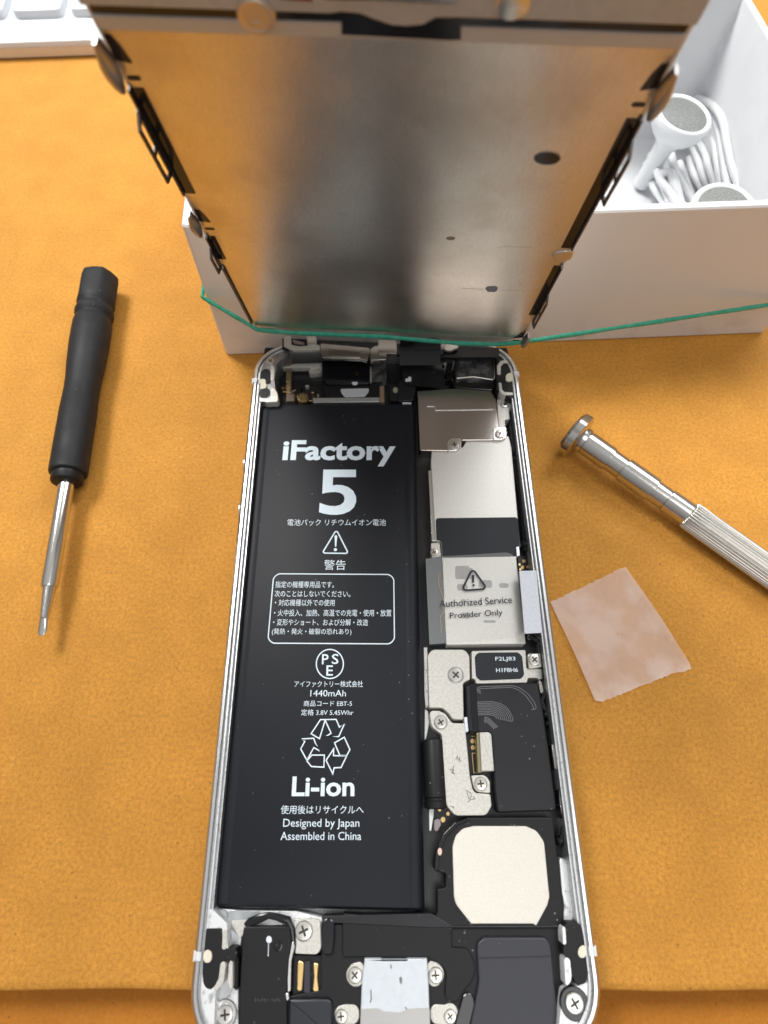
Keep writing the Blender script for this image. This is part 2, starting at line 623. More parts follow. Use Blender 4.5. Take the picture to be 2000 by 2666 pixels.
def plate_material():
    """Brushed LCD back plate: satin metal with stains and faint dents."""
    mt = bpy.data.materials.new('lcd_back_plate')
    mt.use_nodes = True
    nt = mt.node_tree
    bs = nt.nodes['Principled BSDF']
    bs.inputs['Metallic'].default_value = 1.0
    tc = nt.nodes.new('ShaderNodeTexCoord')

    def tex(scale, detail=4.0, vec=None):
        t = nt.nodes.new('ShaderNodeTexNoise')
        t.inputs['Scale'].default_value = scale
        t.inputs['Detail'].default_value = detail
        nt.links.new(vec or tc.outputs['Object'], t.inputs['Vector'])
        return t.outputs[0]

    def rng(src, a, b, c, d):
        mr = nt.nodes.new('ShaderNodeMapRange')
        for i, v in enumerate((a, b, c, d)):
            mr.inputs[i + 1].default_value = v
        nt.links.new(src, mr.inputs[0])
        return mr.outputs[0]

    def mix(fac, a, b):
        mx = nt.nodes.new('ShaderNodeMix')
        mx.data_type = 'RGBA'
        nt.links.new(fac, mx.inputs[0])
        for k, v in ((6, a), (7, b)):
            if isinstance(v, tuple):
                mx.inputs[k].default_value = (*v, 1)
            else:
                nt.links.new(v, mx.inputs[k])
        return mx.outputs[2]
    col = mix(rng(tex(1.1, 5), 0.45, 0.72, 0, 1), (0.84, 0.78, 0.69), (0.74, 0.68, 0.60))
    col = mix(rng(tex(0.55, 5), 0.52, 0.70, 0, 0.55), col, (0.56, 0.47, 0.38))
    col = mix(rng(tex(40, 3), 0.35, 0.65, 0, 0.25), col, (0.50, 0.46, 0.42))
    col = mix(rng(tex(2.6, 3), 0.64, 0.80, 0, 0.35), col, (0.48, 0.44, 0.39))
    mp = nt.nodes.new('ShaderNodeMapping')
    mp.inputs['Scale'].default_value = (70, 20, 2.5)
    nt.links.new(tc.outputs['Object'], mp.inputs['Vector'])
    col = mix(rng(tex(1.0, 3, mp.outputs[0]), 0.35, 0.65, 0, 0.22), col, (0.52, 0.48, 0.43))
    nt.links.new(col, bs.inputs['Base Color'])
    nt.links.new(rng(tex(1.6, 4), 0.3, 0.7, 0.29, 0.36), bs.inputs['Roughness'])
    bp = nt.nodes.new('ShaderNodeBump')
    bp.inputs['Strength'].default_value = 0.05
    bp.inputs['Distance'].default_value = 0.02
    nt.links.new(tex(1.4, 3), bp.inputs['Height'])
    b2 = nt.nodes.new('ShaderNodeBump')
    b2.inputs['Strength'].default_value = 0.12
    b2.inputs['Distance'].default_value = 0.004
    nt.links.new(tex(60, 2), b2.inputs['Height'])
    nt.links.new(bp.outputs[0], b2.inputs['Normal'])
    nt.links.new(b2.outputs[0], bs.inputs['Normal'])
    return mt


M['plate'] = plate_material()

# ================================================================== THE SETTING
# orange board under everything; its near edge runs just past the phone's lower end
b = B()
N = 60
edge = []
for i in range(N + 1):
    x = -420 + 840 * i / N
    edge.append((x, -58.2 - 0.013 * x + 0.35 * math.sin(x * 0.21) * math.cos(x * 0.083)))
far = [(420, 620), (-420, 620)]
rings = []
for z, d in ((-7, 0.3), (-1.2, 0.0), (-0.45, 0.15), (-0.1, 0.5), (0, 1.2)):
    rings.append([np.array((x, y + d, z)) for x, y in edge] + [np.array((x, y, z)) for x, y in far])
b.loft(rings, True, (True, True))
tag(b.build('tabletop', M['table'], angle=60), 'orange brown pressed board tabletop with fine dark flecks', None, kind='structure')
b = B()
b.prism([(-500, -420), (500, -420), (500, 700), (-500, 700)], -30, -7.2, 0.3)
tag(b.build('desk', M['desk']), 'orange desk below the edge of the board, its colour darkened for shade', None, kind='structure')

# ================================================================== OPENED PHONE
phone = thing('opened_phone', (0, 0, 0), 'opened silver phone lying on the orange board with its battery and circuits bare', 'phone')
HW, HL, HR = 29.3, 61.9, 8.8
HB = 64.2                     # the lower end, measured from the same origin


def rr(d, n=9):
    """Outline of the phone, inset by d."""
    out = []
    w, l, lb, r = HW - d, HL - d, HB - d, max(HR - d, 0.6)
    for cx, cy, a0 in ((w - r, l - r, 0), (-w + r, l - r, 90), (-w + r, -lb + r, 180), (w - r, -lb + r, 270)):
        for k in range(n + 1):
            a = math.radians(a0 + 90 * k / n)
            out.append((cx + r * math.cos(a), cy + r * math.sin(a)))
    return out


def ring(d, z):
    return [np.array((x, y, z)) for x, y in rr(d)]


b = B()
b.loft([ring(0.5, 0.05), ring(0.12, 0.45), ring(0.0, 0.6), ring(0.0, 6.95)], True, (True, False))
b.loft([ring(0.96, 7.34), ring(0.99, 6.7), ring(1.10, 6.7), ring(1.14, 6.92), ring(1.18, 6.95), ring(1.58, 6.95), ring(1.62, 6.92), ring(1.64, 6.4), ring(1.78, 6.4), ring(1.82, 6.5), ring(2.0, 6.5), ring(2.02, 1.4)], True, (False, True))
housing = b.build('housing', M['alu'], phone, 40)
b = B()
b.loft([ring(0.0, 6.95), ring(0.42, 7.36), ring(0.50, 7.40), ring(0.90, 7.40), ring(0.96, 7.34)], True, (False, False))
b.build('polished_edge', M['edge'], housing, 25)

# side buttons on the left wall
for px, py in ((633, 1212), (620, 1331)):
    u = un(px, py, 5.0)
    b = B()
    b.lathe((-29.0, u[1], 4.6), (-30.1, u[1], 4.6), [(0, 2.2), (0.55, 2.2), (0.72, 1.95), (0.75, 1.6)], 28)
    b.build('volume_button', M['edge'], phone)
b = B()
yb = un(541, 2153, 5.0)[1]
b.prism([(-29.62, yb - 2.2), (-29.1, yb - 2.2), (-29.1, yb + 9), (-29.62, yb + 9)], 3.6, 6.0, 0.15)

# black liner over the floor where boards and cables hide it
b = B()
b.prism(fillet(q('X', [(668, 1010), (690, 905), (1320, 905), (1345, 1010), (1392, 1300), (1440, 1650), (1478, 1980), (1490, 2170), (1466, 2310),
                       (1480, 2666), (640, 2666), (640, 2440), (1085, 2400), (1060, 1700), (1050, 1060), (668, 1060)], 2.2), 0.3), 1.4, 2.2, 0.05)
b.build('circuit_board', M['pcb'], phone)

# ---------------------------------------------------------------- battery
BZ = 5.3
bat = [un(*p, BZ) for p in ((672, 1049), (1084, 1047), (545, 2362), (1110, 2375))]
tl, tr, bl_, br_ = (np.array(a) for a in bat)
tl, tr = tl + (0, 0.0), tr
b = B()
prof = []        # cross-section of the pouch: flat top, soft shoulders
Wd = np.linalg.norm(tr - tl)
for a in range(0, 91, 15):
    t = math.radians(a)
    prof.append((0.05 + 1.5 * (1 - math.sin(math.radians(90) - t + 0) if False else 1 - math.cos(t)), 1.6 + (BZ - 1.6) * math.sin(t)))
left_half = [(0.02, 1.6)] + [(1.35 * (1 - math.cos(math.radians(a))) + 0.05, 2.6 + (BZ - 2.6 - 0.04) * math.sin(math.radians(a))) for a in range(0, 91, 15)] + [(2.2, BZ), (2.5, BZ - 0.10), (2.75, BZ - 0.10), (3.1, BZ)]
xs = [(x / 33.5, z) for x, z in left_half] + [(1 - x / 33.5, z) for x, z in reversed(left_half)]
rings = []
for t, dz in ((0, -1.2), (0.004, -0.25), (0.012, 0.0), (0.92, 0.0), (0.9215, -0.05), (0.985, -0.05), (0.995, -0.2), (1.0, -0.9)):
    l, r_ = tl + (bl_ - tl) * t, tr + (br_ - tr) * t
    rg = []
    for s_, z in xs:
        p = l + (r_ - l) * s_
        rg.append(np.array((p[0], p[1], max(1.5, z + (dz if z > 3 else 0)))))
    rings.append(rg)
b.loft(rings, True, (True, True))
PZ = BZ + 0.025


def btext(body, view, bl, br, tl, bold=0.0, z=PZ, mat_=1, bb=None):
    k = q(view, [bl, br, tl], z)
    (bb or b).text(body, k[0], k[1], k[2], z, PH, mat_, bold)


def bstroke(view, pts, wpx, closed=True, z=PZ, rad=0.0, mat_=1, bb=None):
    P = q(view, pts, z)
    k = VIEWS[view]
    c = pts[0]
    p0, p1 = q1(view, c[0], c[1], z), q1(view, c[0] + 10, c[1], z)
    mm = abs(p1[0] - p0[0]) / 10
    if rad:
        P = fillet(P, rad * mm, 6)
    (bb or b).stroke(P, wpx * mm, z, PH, closed, mat_)


def bpoly(view, pts, z=PZ, mat_=1, bb=None):
    (bb or b).sheet(q(view, pts, z), z, PH, mat_)


def bdot(view, c, rx, ry=None, z=PZ, mat_=1, bb=None):
    p = q(view, [(c[0] + rx * math.cos(t * math.pi / 10), c[1] + (ry or rx) * math.sin(t * math.pi / 10)) for t in range(20)], z)
    (bb or b).sheet(p, z, PH, mat_)


btext('iFactory', 'C', (292, 403), (1342, 403), (315, 162), 0.032)
bpoly('C', [(678, 433), (978, 433), (978, 502), (768, 502), (764, 578), (800, 573), (850, 575), (905, 592), (952, 628), (978, 680), (980, 728), (960, 778), (920, 815), (862, 840), (800, 849), (735, 847),
            (685, 838), (638, 824), (644, 738), (690, 755), (740, 767), (790, 768), (835, 757), (865, 732), (873, 698), (862, 665), (832, 646), (790, 639), (740, 641), (700, 646), (668, 655)])
btext('電池パック リチウムイオン電池', 'C', (345, 948), (1252, 948), (350, 888))
bstroke('C', [(798, 985), (908, 1203), (668, 1200)], 12, True, rad=14)
bpoly('C', [(781, 1046), (787, 1036), (799, 1036), (806, 1046), (797, 1140), (785, 1140)])
bdot('C', (789, 1168), 15)
btext('警告', 'C', (683, 1355), (882, 1355), (688, 1262))
bstroke('C', [(222, 1390), (1325, 1397), (1332, 2035), (166, 2028)], 10, True, rad=55)
for body, a_, b_, c_ in (
        ('指定の機種専用品です。', (234, 1518), (775, 1520), (240, 1458)),
        ('次のことはしないでください。', (228, 1603), (925, 1605), (232, 1543)),
        ('・対応機種以外での使用', (230, 1685), (780, 1687), (236, 1625)),
        ('・火中投入、加熱、高温での充電・使用・放置', (222, 1780), (1303, 1782), (228, 1718)),
        ('・変形やショート、および分解・改造', (214, 1865), (1088, 1868), (219, 1805)),
        ('(発熱・発火・破裂の恐れあり)', (203, 1955), (935, 1958), (208, 1892))):
    btext(body, 'C', a_, b_, c_)
bstroke('D', [(764 + 104 * math.cos(t * math.pi / 20), 232 + 112 * math.sin(t * math.pi / 20)) for t in range(40)], 9, True)
btext('P', 'D', (702, 235), (752, 235), (705, 157), 0.01)
btext('S', 'D', (778, 233), (830, 233), (780, 155), 0.01)
btext('E', 'D', (736, 322), (787, 322), (738, 243), 0.01)
btext('アイファクトリー株式会社', 'D', (490, 410), (1018, 410), (493, 362))
btext('1440mAh', 'D', (613, 482), (887, 482), (616, 432))
btext('商品コード EBT-5', 'D', (562, 558), (933, 558), (565, 513))
btext('定格 3.8V 5.45Whr', 'D', (541, 628), (943, 628), (545, 580))
for arrow in (
        [(620, 768), (692, 660), (812, 658), (838, 718), (877, 690), (832, 790), (733, 788), (774, 765), (728, 664), (684, 806)],
        [(545, 808), (640, 803), (652, 838), (687, 900), (640, 875), (588, 972), (540, 885), (572, 826)],
        [(625, 932), (722, 932), (718, 1025), (622, 1020), (588, 978)],
        [(800, 838), (875, 795), (918, 890), (893, 936), (840, 934)],
        [(893, 940), (850, 1028), (797, 1030), (786, 1075), (735, 972), (793, 885), (792, 936)]):
    bstroke('D', arrow, 9, True)
btext('Li-ion', 'D', (470, 1250), (952, 1250), (478, 1097), 0.025)
btext('使用後はリサイクルへ', 'D', (385, 1385), (1023, 1385), (390, 1318))
btext('Designed by Japan', 'D', (403, 1503), (990, 1503), (408, 1422))
btext('Assembled in China', 'D', (385, 1585), (1005, 1585), (388, 1522))
battery = b.build('battery', [M['battery'], M['print']], phone, 30, label='black battery printed with white Japanese text')

# ---------------------------------------------------------------- screws
scr = {}


def make_screw_mesh():
    b = B()
    b.lathe((0, 0, -0.8), (0, 0, 1), [(0, 0.55), (0.8, 0.55), (0.8, 1.0), (1.02, 1.0), (1.12, 0.9), (1.15, 0.7), (1.15, 0.0001)], 28, 0, (True, False))
    a, l = 0.12, 0.56
    plus = [(a, a), (a, l), (-a, l), (-a, a), (-l, a), (-l, -a), (-a, -a), (-a, -l), (a, -l), (a, -a), (l, -a), (l, a)]
    b.prism(plus, 0.30, 0.37, 0.02, mat=1)
    me = b.build('screw', [M['steel'], M['recess']], phone)
    return me


screw0 = make_screw_mesh()
first_screw = [True]


def screw(view, c, rpx, z, parent=phone, fr=PH, rot=None):
    x, y = q1(view, c[0], c[1], z + 0.3, fr)
    r = abs(q1(view, c[0] + rpx, c[1], z + 0.3, fr)[0] - x)
    if first_screw[0]:
        o = screw0
        first_screw[0] = False
    else:
        o = screw0.copy()
        SC.collection.objects.link(o)
    o.parent = parent
    P = fr.w((x, y, z)) * S
    R3 = Matrix(((fr.U[0], fr.V[0], fr.W[0]), (fr.U[1], fr.V[1], fr.W[1]), (fr.U[2], fr.V[2], fr.W[2])))
    rz = Matrix.Rotation(rot if rot is not None else random.uniform(0, 1.5), 3, 'Z')
    o.matrix_basis = Matrix.Translation(Vector(P) - parent.location) @ (R3 @ rz).to_4x4() @ Matrix.Diagonal((r, r, min(r, 1.1), 1))
    return o


def inside(p, d=1.75):
    """Keep a point inside the housing's inner outline."""
    w, l, r = HW - d, (HL if p[1] > 0 else HB) - d, HR - d
    x, y = abs(p[0]), abs(p[1])
    if x > w - r and y > l - r:
        dx, dy = x - (w - r), y - (l - r)
        h = math.hypot(dx, dy)
        if h > r:
            x, y = w - r + dx * r / h, l - r + dy * r / h
    x, y = min(x, w), min(y, l)
    return (math.copysign(x, p[0]), math.copysign(y, p[1]))


def part(name, view, pts, z0, z1, mt, r=0.25, bevel=0.08, label=None, parent=phone, fr=PH):
    b = B()
    P = q(view, pts, z1, fr)
    if fr is PH:
        P = [inside(a, 1.75 if z1 < 6.5 else 1.3) for a in P]
    b.prism(fillet(P, r) if (not isinstance(r, (int, float)) or r > 0) else P, z0, z1, bevel, fr)
    return b.build(name, mt, parent, 30, label)


# ---------------------------------------------------------------- logic board shields (right column)
part('side_rail', 'E', [(262, 300), (300, 300), (345, 1040), (300, 1040)], 2.0, 4.3, M['edge'], 0.1)
sh = part('shield_cover', 'E', [(290, 205), (300, 90), (620, 60), (700, -60), (1105, -60), (1135, 60), (1228, 1105), (1180, 1105), (1190, 1300), (1285, 2118),
                                (452, 2128), (412, 1250), (408, 1195), (404, 1040), (340, 1035)], 2.0, 4.7, M['shield'], 0.2, 0.12)
part('black_label', 'E', [(340, 800), (1200, 790), (1224, 1100), (1182, 1102), (1188, 1200), (412, 1215), (404, 1036), (348, 1030)], 4.7, 4.76, M['label'],
     [0.5, 0.5, 0.1, 0.1, 0.2, 0.2, 0.6, 0.1], 0.02, parent=sh)
for (x, y, w_, h_) in ((545, 1300, 150, 140), (690, 1320, 40, 120), (565, 1490, 110, 70), (790, 1450, 140, 80), (1005, 1480, 100, 50), (600, 1790, 100, 60), (840, 1870, 130, 26), (600, 1650, 60, 40)):
    P = fillet(q('E', [(x, y), (x + w_, y), (x + w_, y + h_), (x, y + h_)], 4.72), 0.35)
    b = B()
    b.sheet(P, 4.72)
    b.build('faded_print', M['smudge'], sh)
part('screw_bracket', 'E', [(290, 1060), (385, 1055), (398, 1200), (300, 1215)], 2.0, 4.2, M['bracket'], 0.2)
screw('E', (325, 1155), 42, 4.2)
part('corner_post', 'E', [(1180, 1100), (1215, 1095), (1225, 1190), (1190, 1205)], 2.0, 5.0, M['edge'], 0.1)

# sticker with the warning triangle, partly hanging over the gap by the battery
b = B()
SZ = 4.95
poly = q('E', [(235, 1225), (420, 1200), (700, 1185), (1080, 1160), (1140, 1180), (1185, 1240), (1200, 1330), (1272, 1950), (1250, 2010), (1190, 2045), (800, 2085), (275, 2122)], SZ)
b.prism(fillet(poly, [0.1, 0, 0, .8, .6, .6, 0, .6, .6, .6, 0, .1]), SZ, SZ + 0.05, 0.0)
IZ = SZ + 0.07
bstroke('E', [(727, 1325), (878, 1540), (612, 1560)], 20, True, IZ, 26, 1)
bpoly('E', [(720, 1395), (746, 1393), (743, 1475), (724, 1477)], IZ)
bdot('E', (738, 1503), 13, None, IZ)
btext('Authorized Service', 'E', (378, 1737), (1143, 1690), (374, 1662), 0.004, IZ)
btext('Provider Only', 'E', (490, 1872), (1045, 1835), (487, 1790), 0.004, IZ)
b.build('warning_sticker', [M['film'], M['ink']], phone, label='clear warning sticker reading Authorized Service Provider Only')
b = B()
P = q('E', [(235, 1225), (395, 1205), (412, 1225), (430, 1650), (465, 1700), (452, 2110), (275, 2122)], 4.6)
b.prism(P, 2.6, 4.3, 0.05)
b.build('grey_gasket', mat('grey_gasket', (0.05, 0.062, 0.075), 0.5), phone)
b = B()
b.tube([np.array((*q1('E', x, y, 4.45), 4.45)) for x, y in ((368, 1370), (372, 1500), (410, 1610), (430, 1680), (420, 1790), (390, 1830), (400, 2000))], 0.12, 6)
b.build('adhesive_thread', M['gold'], phone)
part('paper_label', 'E', [(1215, 1352), (1394, 1348), (1458, 2000), (1272, 2010)], 6.7, 7.0, M['white_label'], 0.1, 0.05, 'blank white paper label')
# test pads
b = B()
for x, y, r_ in ((1220, 1285, 12), (1250, 1315, 17), (1305, 1310, 17), (1228, 1338, 13)):
    bdot('E', (x, y), r_, None, 3.22, 0, b)
P = q('E', [(1250, 1235), (1282, 1235), (1282, 1265), (1250, 1265)], 3.22)
b.sheet(P, 3.22)
b.build_each('gold_pad', M['gold'], part('antenna_board', 'E', [(1195, 1200), (1330, 1195), (1390, 1350), (1212, 1352)], 2.0, 3.2, M['pcb'], 0.1))
# right-hand cable rail with shiny solder beads
part('button_flex', 'E', [(1160, 130), (1200, 130), (1290, 380), (1330, 800), (1350, 1130), (1270, 1150), (1220, 600), (1165, 300)], 2.0, 4.0, M['flex'], 0.4)
b = B()
for view, x, y, r_ in (('E', 1180, 165, 0.75), ('E', 1300, 805, 0.65), ('E', 1302, 940, 0.45), ('E', 1290, 1060, 0.8), ('F', 1380, 770, 0.75), ('F', 1392, 860, 0.6), ('F', 1510, 1985, 0.8)):
    c = q1(view, x, y, 4.3)
    b.lathe((c[0], c[1], 3.2), (c[0], c[1], 5.0), [(0, r_ * 1.1), (0.7, r_ * 1.05), (1.1, r_ * 0.85), (1.4, r_ * 0.45), (1.5, 0.001)], 14, 0, (True, False))
b.build_each('solder_bead', M['gloss'], phone)
b = B()
P = [np.array((*q1('E', x, y, 4.6), 4.6)) for x, y in ((1270, 835), (1300, 825), (1320, 870), (1305, 930), (1285, 880), (1275, 830))]
b.tube(P, 0.13, 6)
b.build('spring_clip', M['edge'], phone)

# ---------------------------------------------------------------- top steel shield
ds = part('connector_shield', 'H', [(320, 655), (700, 630), (1030, 655), (1075, 730), (1105, 1000), (1100, 1120), (1040, 1128), (750, 1130), (745, 1195), (620, 1232), (345, 1228)],
          2.0, 5.2, M['dark_shield'], 0.25, 0.15)
part('raised_seam', 'H', [(412, 798), (490, 795), (500, 832), (1048, 826), (1048, 836), (492, 843), (484, 804), (412, 806)], 5.2, 5.3, M['edge'], 0, 0.03, parent=ds)
part('shield_bracket', 'H', [(1085, 735), (1195, 735), (1225, 800), (1200, 860), (1210, 925), (1160, 935), (1165, 990), (1185, 1060), (1110, 1120)], 2.0, 4.9, M['bracket'], 0.3)
for c in ((672, 1172), (1112, 1066)):
    P = q('H', [(c[0] - 68, c[1] - 60), (c[0] + 62, c[1] - 66), (c[0] + 66, c[1] + 40), (c[0] + 20, c[1] + 62), (c[0] - 64, c[1] + 62)], 5.25)
    b = B()
    b.prism(fillet(P, [1.0, 0.3, 0.8, 0.5, 0.3]), 3.0, 5.36, 0.14)
    b.build('screw_bracket', M['steel'], phone)
    screw('H', (c[0] + 5, c[1] - 2), 48, 5.36)
screw('H', (1155, 783), 34, 4.9)
part('adhesive_strip', 'H', [(1230, 800), (1300, 830), (1320, 1100), (1290, 1230), (1235, 1240), (1205, 1000)], 2.0, 4.4, M['grey'], 0.5)

# ---------------------------------------------------------------- lower brackets and display cable area (view F)
pl = part('cover_plate', 'F', [(235, 200), (285, 152), (590, 152), (636, 212), (642, 440), (574, 472), (582, 825), (478, 822), (436, 765), (378, 712), (248, 710)],
          2.0, 5.0, M['bracket'], [0.9, 0.9, 0.9, 0.9, 0.2, 0.6, 0.3, 0.6, 0.9, 0.6, 0.3], 0.12)
p2 = part('cover_plate', 'F', [(252, 738), (345, 740), (405, 768), (468, 858), (590, 860), (600, 945), (622, 1165), (640, 1368), (668, 1500), (700, 1530), (836, 1540), (850, 1650),
                               (800, 1745), (500, 1748), (415, 1650), (370, 968), (270, 895)], 2.0, 4.95, M['bracket'],
          [0.5, 0.6, 0.6, 0.6, 0.2, 0.3, 0.2, 0.2, 0.7, 0.4, 0.3, 0.6, 0.9, 0.9, 0.9, 0.6, 1.2], 0.12)
for view, c, r_, z in (('F', (505, 395), 72, 5.0), ('F', (360, 850), 62, 4.95)):
    b = B()
    x, y = q1(view, c[0], c[1], z)
    rm = abs(q1(view, c[0] + r_, c[1], z)[0] - x)
    b.lathe((x, y, z - 0.6), (x, y, z + 1), [(0, rm * 1.12), (0.62, rm * 1.12), (0.72, rm * 1.06), (0.72, rm * 0.9)], 30, 0, (True, True))
    b.build('screw_collar', M['edge'], phone)
    screw(view, c, r_ * 0.95, z + 0.06)
part('screw_bracket', 'F', [(655, 1362), (790, 1355), (832, 1420), (836, 1530), (700, 1520), (672, 1450)], 2.0, 4.6, M['bracket'], [0.1, 0.9, 0.4, 0.2, 0.9, 0.3])
screw('F', (745, 1440), 60, 4.6)
b = B()
for pts in ([(505, 1210), (520, 1175), (528, 1215), (545, 1188), (540, 1225), (560, 1222)], [(445, 1310), (470, 1300), (480, 1345), (462, 1325)], [(485, 1270), (478, 1330), (500, 1350)],
            [(600, 1500), (650, 1530), (655, 1560), (632, 1590), (612, 1520)], [(620, 1620), (650, 1590), (690, 1585), (672, 1560)], [(450, 1655), (490, 1662), (470, 1672)]):
    b.stroke(q('F', pts, 4.975), 0.12, 4.975)
b.build_each('scuff_mark', M['scuff'], p2)

ls = part('shield_cover', 'F', [(658, 165), (1175, 155), (1185, 335), (1335, 335), (1345, 430), (1300, 440), (1290, 425), (1200, 425), (1188, 470), (700, 480), (690, 440), (660, 430)],
          2.0, 4.2, M['bracket'], 0.2, 0.1)
b = B()
P = q('F', [(685, 182), (1138, 178), (1166, 432), (700, 452)], 4.24)
b.prism(fillet(P, 0.9), 4.2, 4.24, 0.0)
btext('F2LJ83', 'F', (886, 270), (1080, 268), (883, 222), 0.012, 4.265, 1)
btext('H1F8H6', 'F', (893, 370), (1104, 367), (890, 330), 0.016, 4.265, 1)
b.build('serial_label', [M['label'], M['print']], ls, label='black serial label with pale letters')
part('screw_bracket', 'F', [(1196, 190), (1318, 186), (1332, 322), (1206, 334)], 2.0, 4.7, M['steel'], 0.25)
screw('F', (1262, 248), 58, 4.7, rot=0.7)

# the wide black display cable with its embossed traces
b = B()
P = q('F', [(600, 490), (1296, 470), (1345, 720), (1400, 1100), (1478, 1702), (905, 1720), (880, 1500), (872, 1330), (850, 985), (830, 945), (630, 950), (612, 830)], 4.6)
b.prism(fillet(P, [0.2, 0.3, 0, 0, 0.6, 0.4, 0, 0.1, 0.3, 0.2, 0.1, 0.1]), 2.0, 4.6, 0.25)
traces = [[(610, 512), (900, 503), (1050, 498), (1120, 520), (1200, 580), (1260, 660), (1290, 740)], [(610, 532), (900, 520), (1040, 515), (1108, 540), (1182, 600), (1238, 680), (1262, 740)]]
for k in range(9):          # nested printed tracks that bend from across the cable to along it
    e = 205 - 21 * k
    y0 = 655 + 15.5 * k
    traces.append([(620, y0 + 4), (740, y0), (860 - 5 * k, y0 - 3), (860 + e * 0.38, y0 + 6 + e * 0.06), (860 + e * 0.66, y0 + e * 0.26), (860 + e * 0.88, y0 + e * 0.60), (860 + e, y0 + e * 0.98)])
for k in range(4):
    traces.append([(770, 800 + 15 * k), (815 - 4 * k, 801 + 15 * k), (862 - 8 * k, 852 + 9 * k), (930 - 14 * k, 915 + 4 * k)])
for pts in traces:
    P = [np.array((*p, 4.6)) for p in fillet(q('F', pts, 4.6), 1.0, 4)]
    b.tube(P, 0.065, 6, mat=1)
b.build('display_cable', [M['flex'], M['trace']], phone, 40, label='wide black flat cable with embossed curved traces')
part('cable_strap', 'F', [(640, 485), (700, 470), (728, 935), (668, 948)], 4.3, 4.72, M['gloss'], 0.1)
part('white_edge', 'F', [(584, 800), (615, 798), (628, 940), (598, 945)], 2.0, 5.05, M['white_label'], 0.15)
part('cable_connector', 'F', [(735, 945), (828, 945), (848, 972), (875, 1320), (752, 1322)], 2.0, 5.0, M['bracket'], [0.1, 0.6, 0.4, 0.1, 0.1], 0.15)
part('connector_socket', 'F', [(704, 950), (738, 948), (752, 1335), (715, 1338)], 2.0, 4.5, mat('olive_metal', (0.30, 0.28, 0.17), 0.3, 0.8), 0.1)
b = B()
bdot('F', (665, 1030), 19, 23, 2.24, 0, b)
bdot('F', (668, 1092), 19, 23, 2.24, 0, b)
bstroke('F', [(700, 1145), (662, 1148), (678, 1335), (710, 1332)], 8, False, 2.24, 0, 0, b)
bstroke('F', [(655, 985), (688, 985), (688, 962)], 7, False, 2.24, 0, 0, b)
b.build_each('gold_pad', M['gold'], phone)
# motor cylinder beside the battery
c0, c1 = q1('F', 292, 1010, 4.2), q1('F', 318, 1555, 4.2)
b = B()
b.lathe((c0[0], c0[1], 3.6), (c1[0], c1[1], 3.6), [(0, 1.5), (0.2, 1.85), (0.5, 1.95), (9.0, 1.95), (9.2, 1.75), (9.5, 1.75), (9.7, 1.95), (10.6, 1.9), (10.8, 1.5)], 24)
b.build('vibration_motor', M['black'], phone)
b = B()
for pts in ([(198, 130), (232, 130), (245, 700), (215, 715), (205, 600)], [(208, 720), (240, 745), (250, 860), (215, 1040), (203, 1040)], [(246, 1560), (340, 1562), (300, 1640), (292, 1760), (268, 1900), (250, 1890)]):
    b.prism(q('F', pts, 2.6), 1.5, 2.6, 0.1)
b.build_each('frame_rib', M['white_alu'], phone)
b = B()
for x, y, r_ in ((350, 1690, 14), (382, 1785, 22), (430, 1728, 16), (345, 1655, 10)):
    bdot('F', (x, y), r_, r_ * 1.2, 2.26, 0, b)
b.build_each('gold_pad', M['gold'], phone)
part('foam_pad', 'F', [(300, 1790), (350, 1770), (365, 1830), (330, 1900), (298, 1890)], 2.2, 3.2, mat('mauve_foam', (0.28, 0.24, 0.25), 0.8), 0.3)
# right-hand antenna cable and clips
b = B()
b.tube([np.array((*q1('F', x, y, 4.4), 4.4)) for x, y in ((1210, 20), (1320, 90), (1345, 200), (1360, 420), (1400, 520), (1330, 640), (1345, 700), (1400, 760), (1420, 900), (1440, 1050), (1500, 1300), (1540, 1640), (1560, 1800), (1540, 1900), (1515, 2000))], 0.5, 10)
b.build('antenna_cable', M['gloss'], phone)
for pts in ([(1425, 1060), (1475, 1058), (1502, 1300), (1455, 1302)], [(1490, 1402), (1520, 1402), (1548, 1640), (1505, 1642)], [(1508, 1650), (1530, 1640), (1565, 1800), (1540, 1830)]):
    part('cable_clip', 'F', pts, 2.0, 5.4, M['knob'], 0.2)
part('clear_tab', 'F', [(1265, 40), (1330, 30), (1355, 110), (1330, 130), (1290, 90)], 4.3, 4.6, M['clear'], 0.5, 0.03)
part('clear_tab', 'F', [(1190, 10), (1250, 5), (1255, 50), (1200, 60)], 3.3, 3.6, M['clear'], 0.3, 0.03)
part('cable_clip', 'F', [(1300, 440), (1330, 460), (1352, 560), (1322, 580), (1310, 520)], 3.0, 4.2, M['bracket'], 0.4)

# ---------------------------------------------------------------- speaker and lower modules
part('speaker_box', 'B', [(575, 420), (590, 300), (640, 190), (720, 108), (800, 72), (1360, 70), (1372, 200), (1400, 400), (1432, 740), (1400, 792), (690, 790), (560, 790), (600, 690), (600, 540), (655, 530),
                          (655, 440)], 1.5, 5.0, M['black'], [0.5, 0.8, 1, 1, 0.6, 0.3, 0, 0, 0.8, 0.4, 0.1, 0.1, 0.2, 0.2, 0.2, 0.2], 0.2)
part('speaker_plate', 'B', [(700, 262), (722, 190), (768, 145), (838, 128), (1180, 128), (1252, 160), (1300, 232), (1335, 590), (1322, 645), (1248, 782), (1228, 768), (822, 768), (722, 640), (710, 590)],
     4.9, 5.3, M['cream'], [1, 1, 1, 1.2, 1.2, 1.2, 1, 1, 1, 0.1, 0.2, 0.2, 1.2, 1], 0.12, 'cream coloured speaker plate')
part('rubber_seal', 'B', [(590, 300), (640, 180), (720, 100), (810, 72), (812, 90), (735, 125), (662, 200), (618, 310), (606, 420), (584, 420)], 4.6, 5.25, M['gloss'], 0.2, 0.1)
b = B()
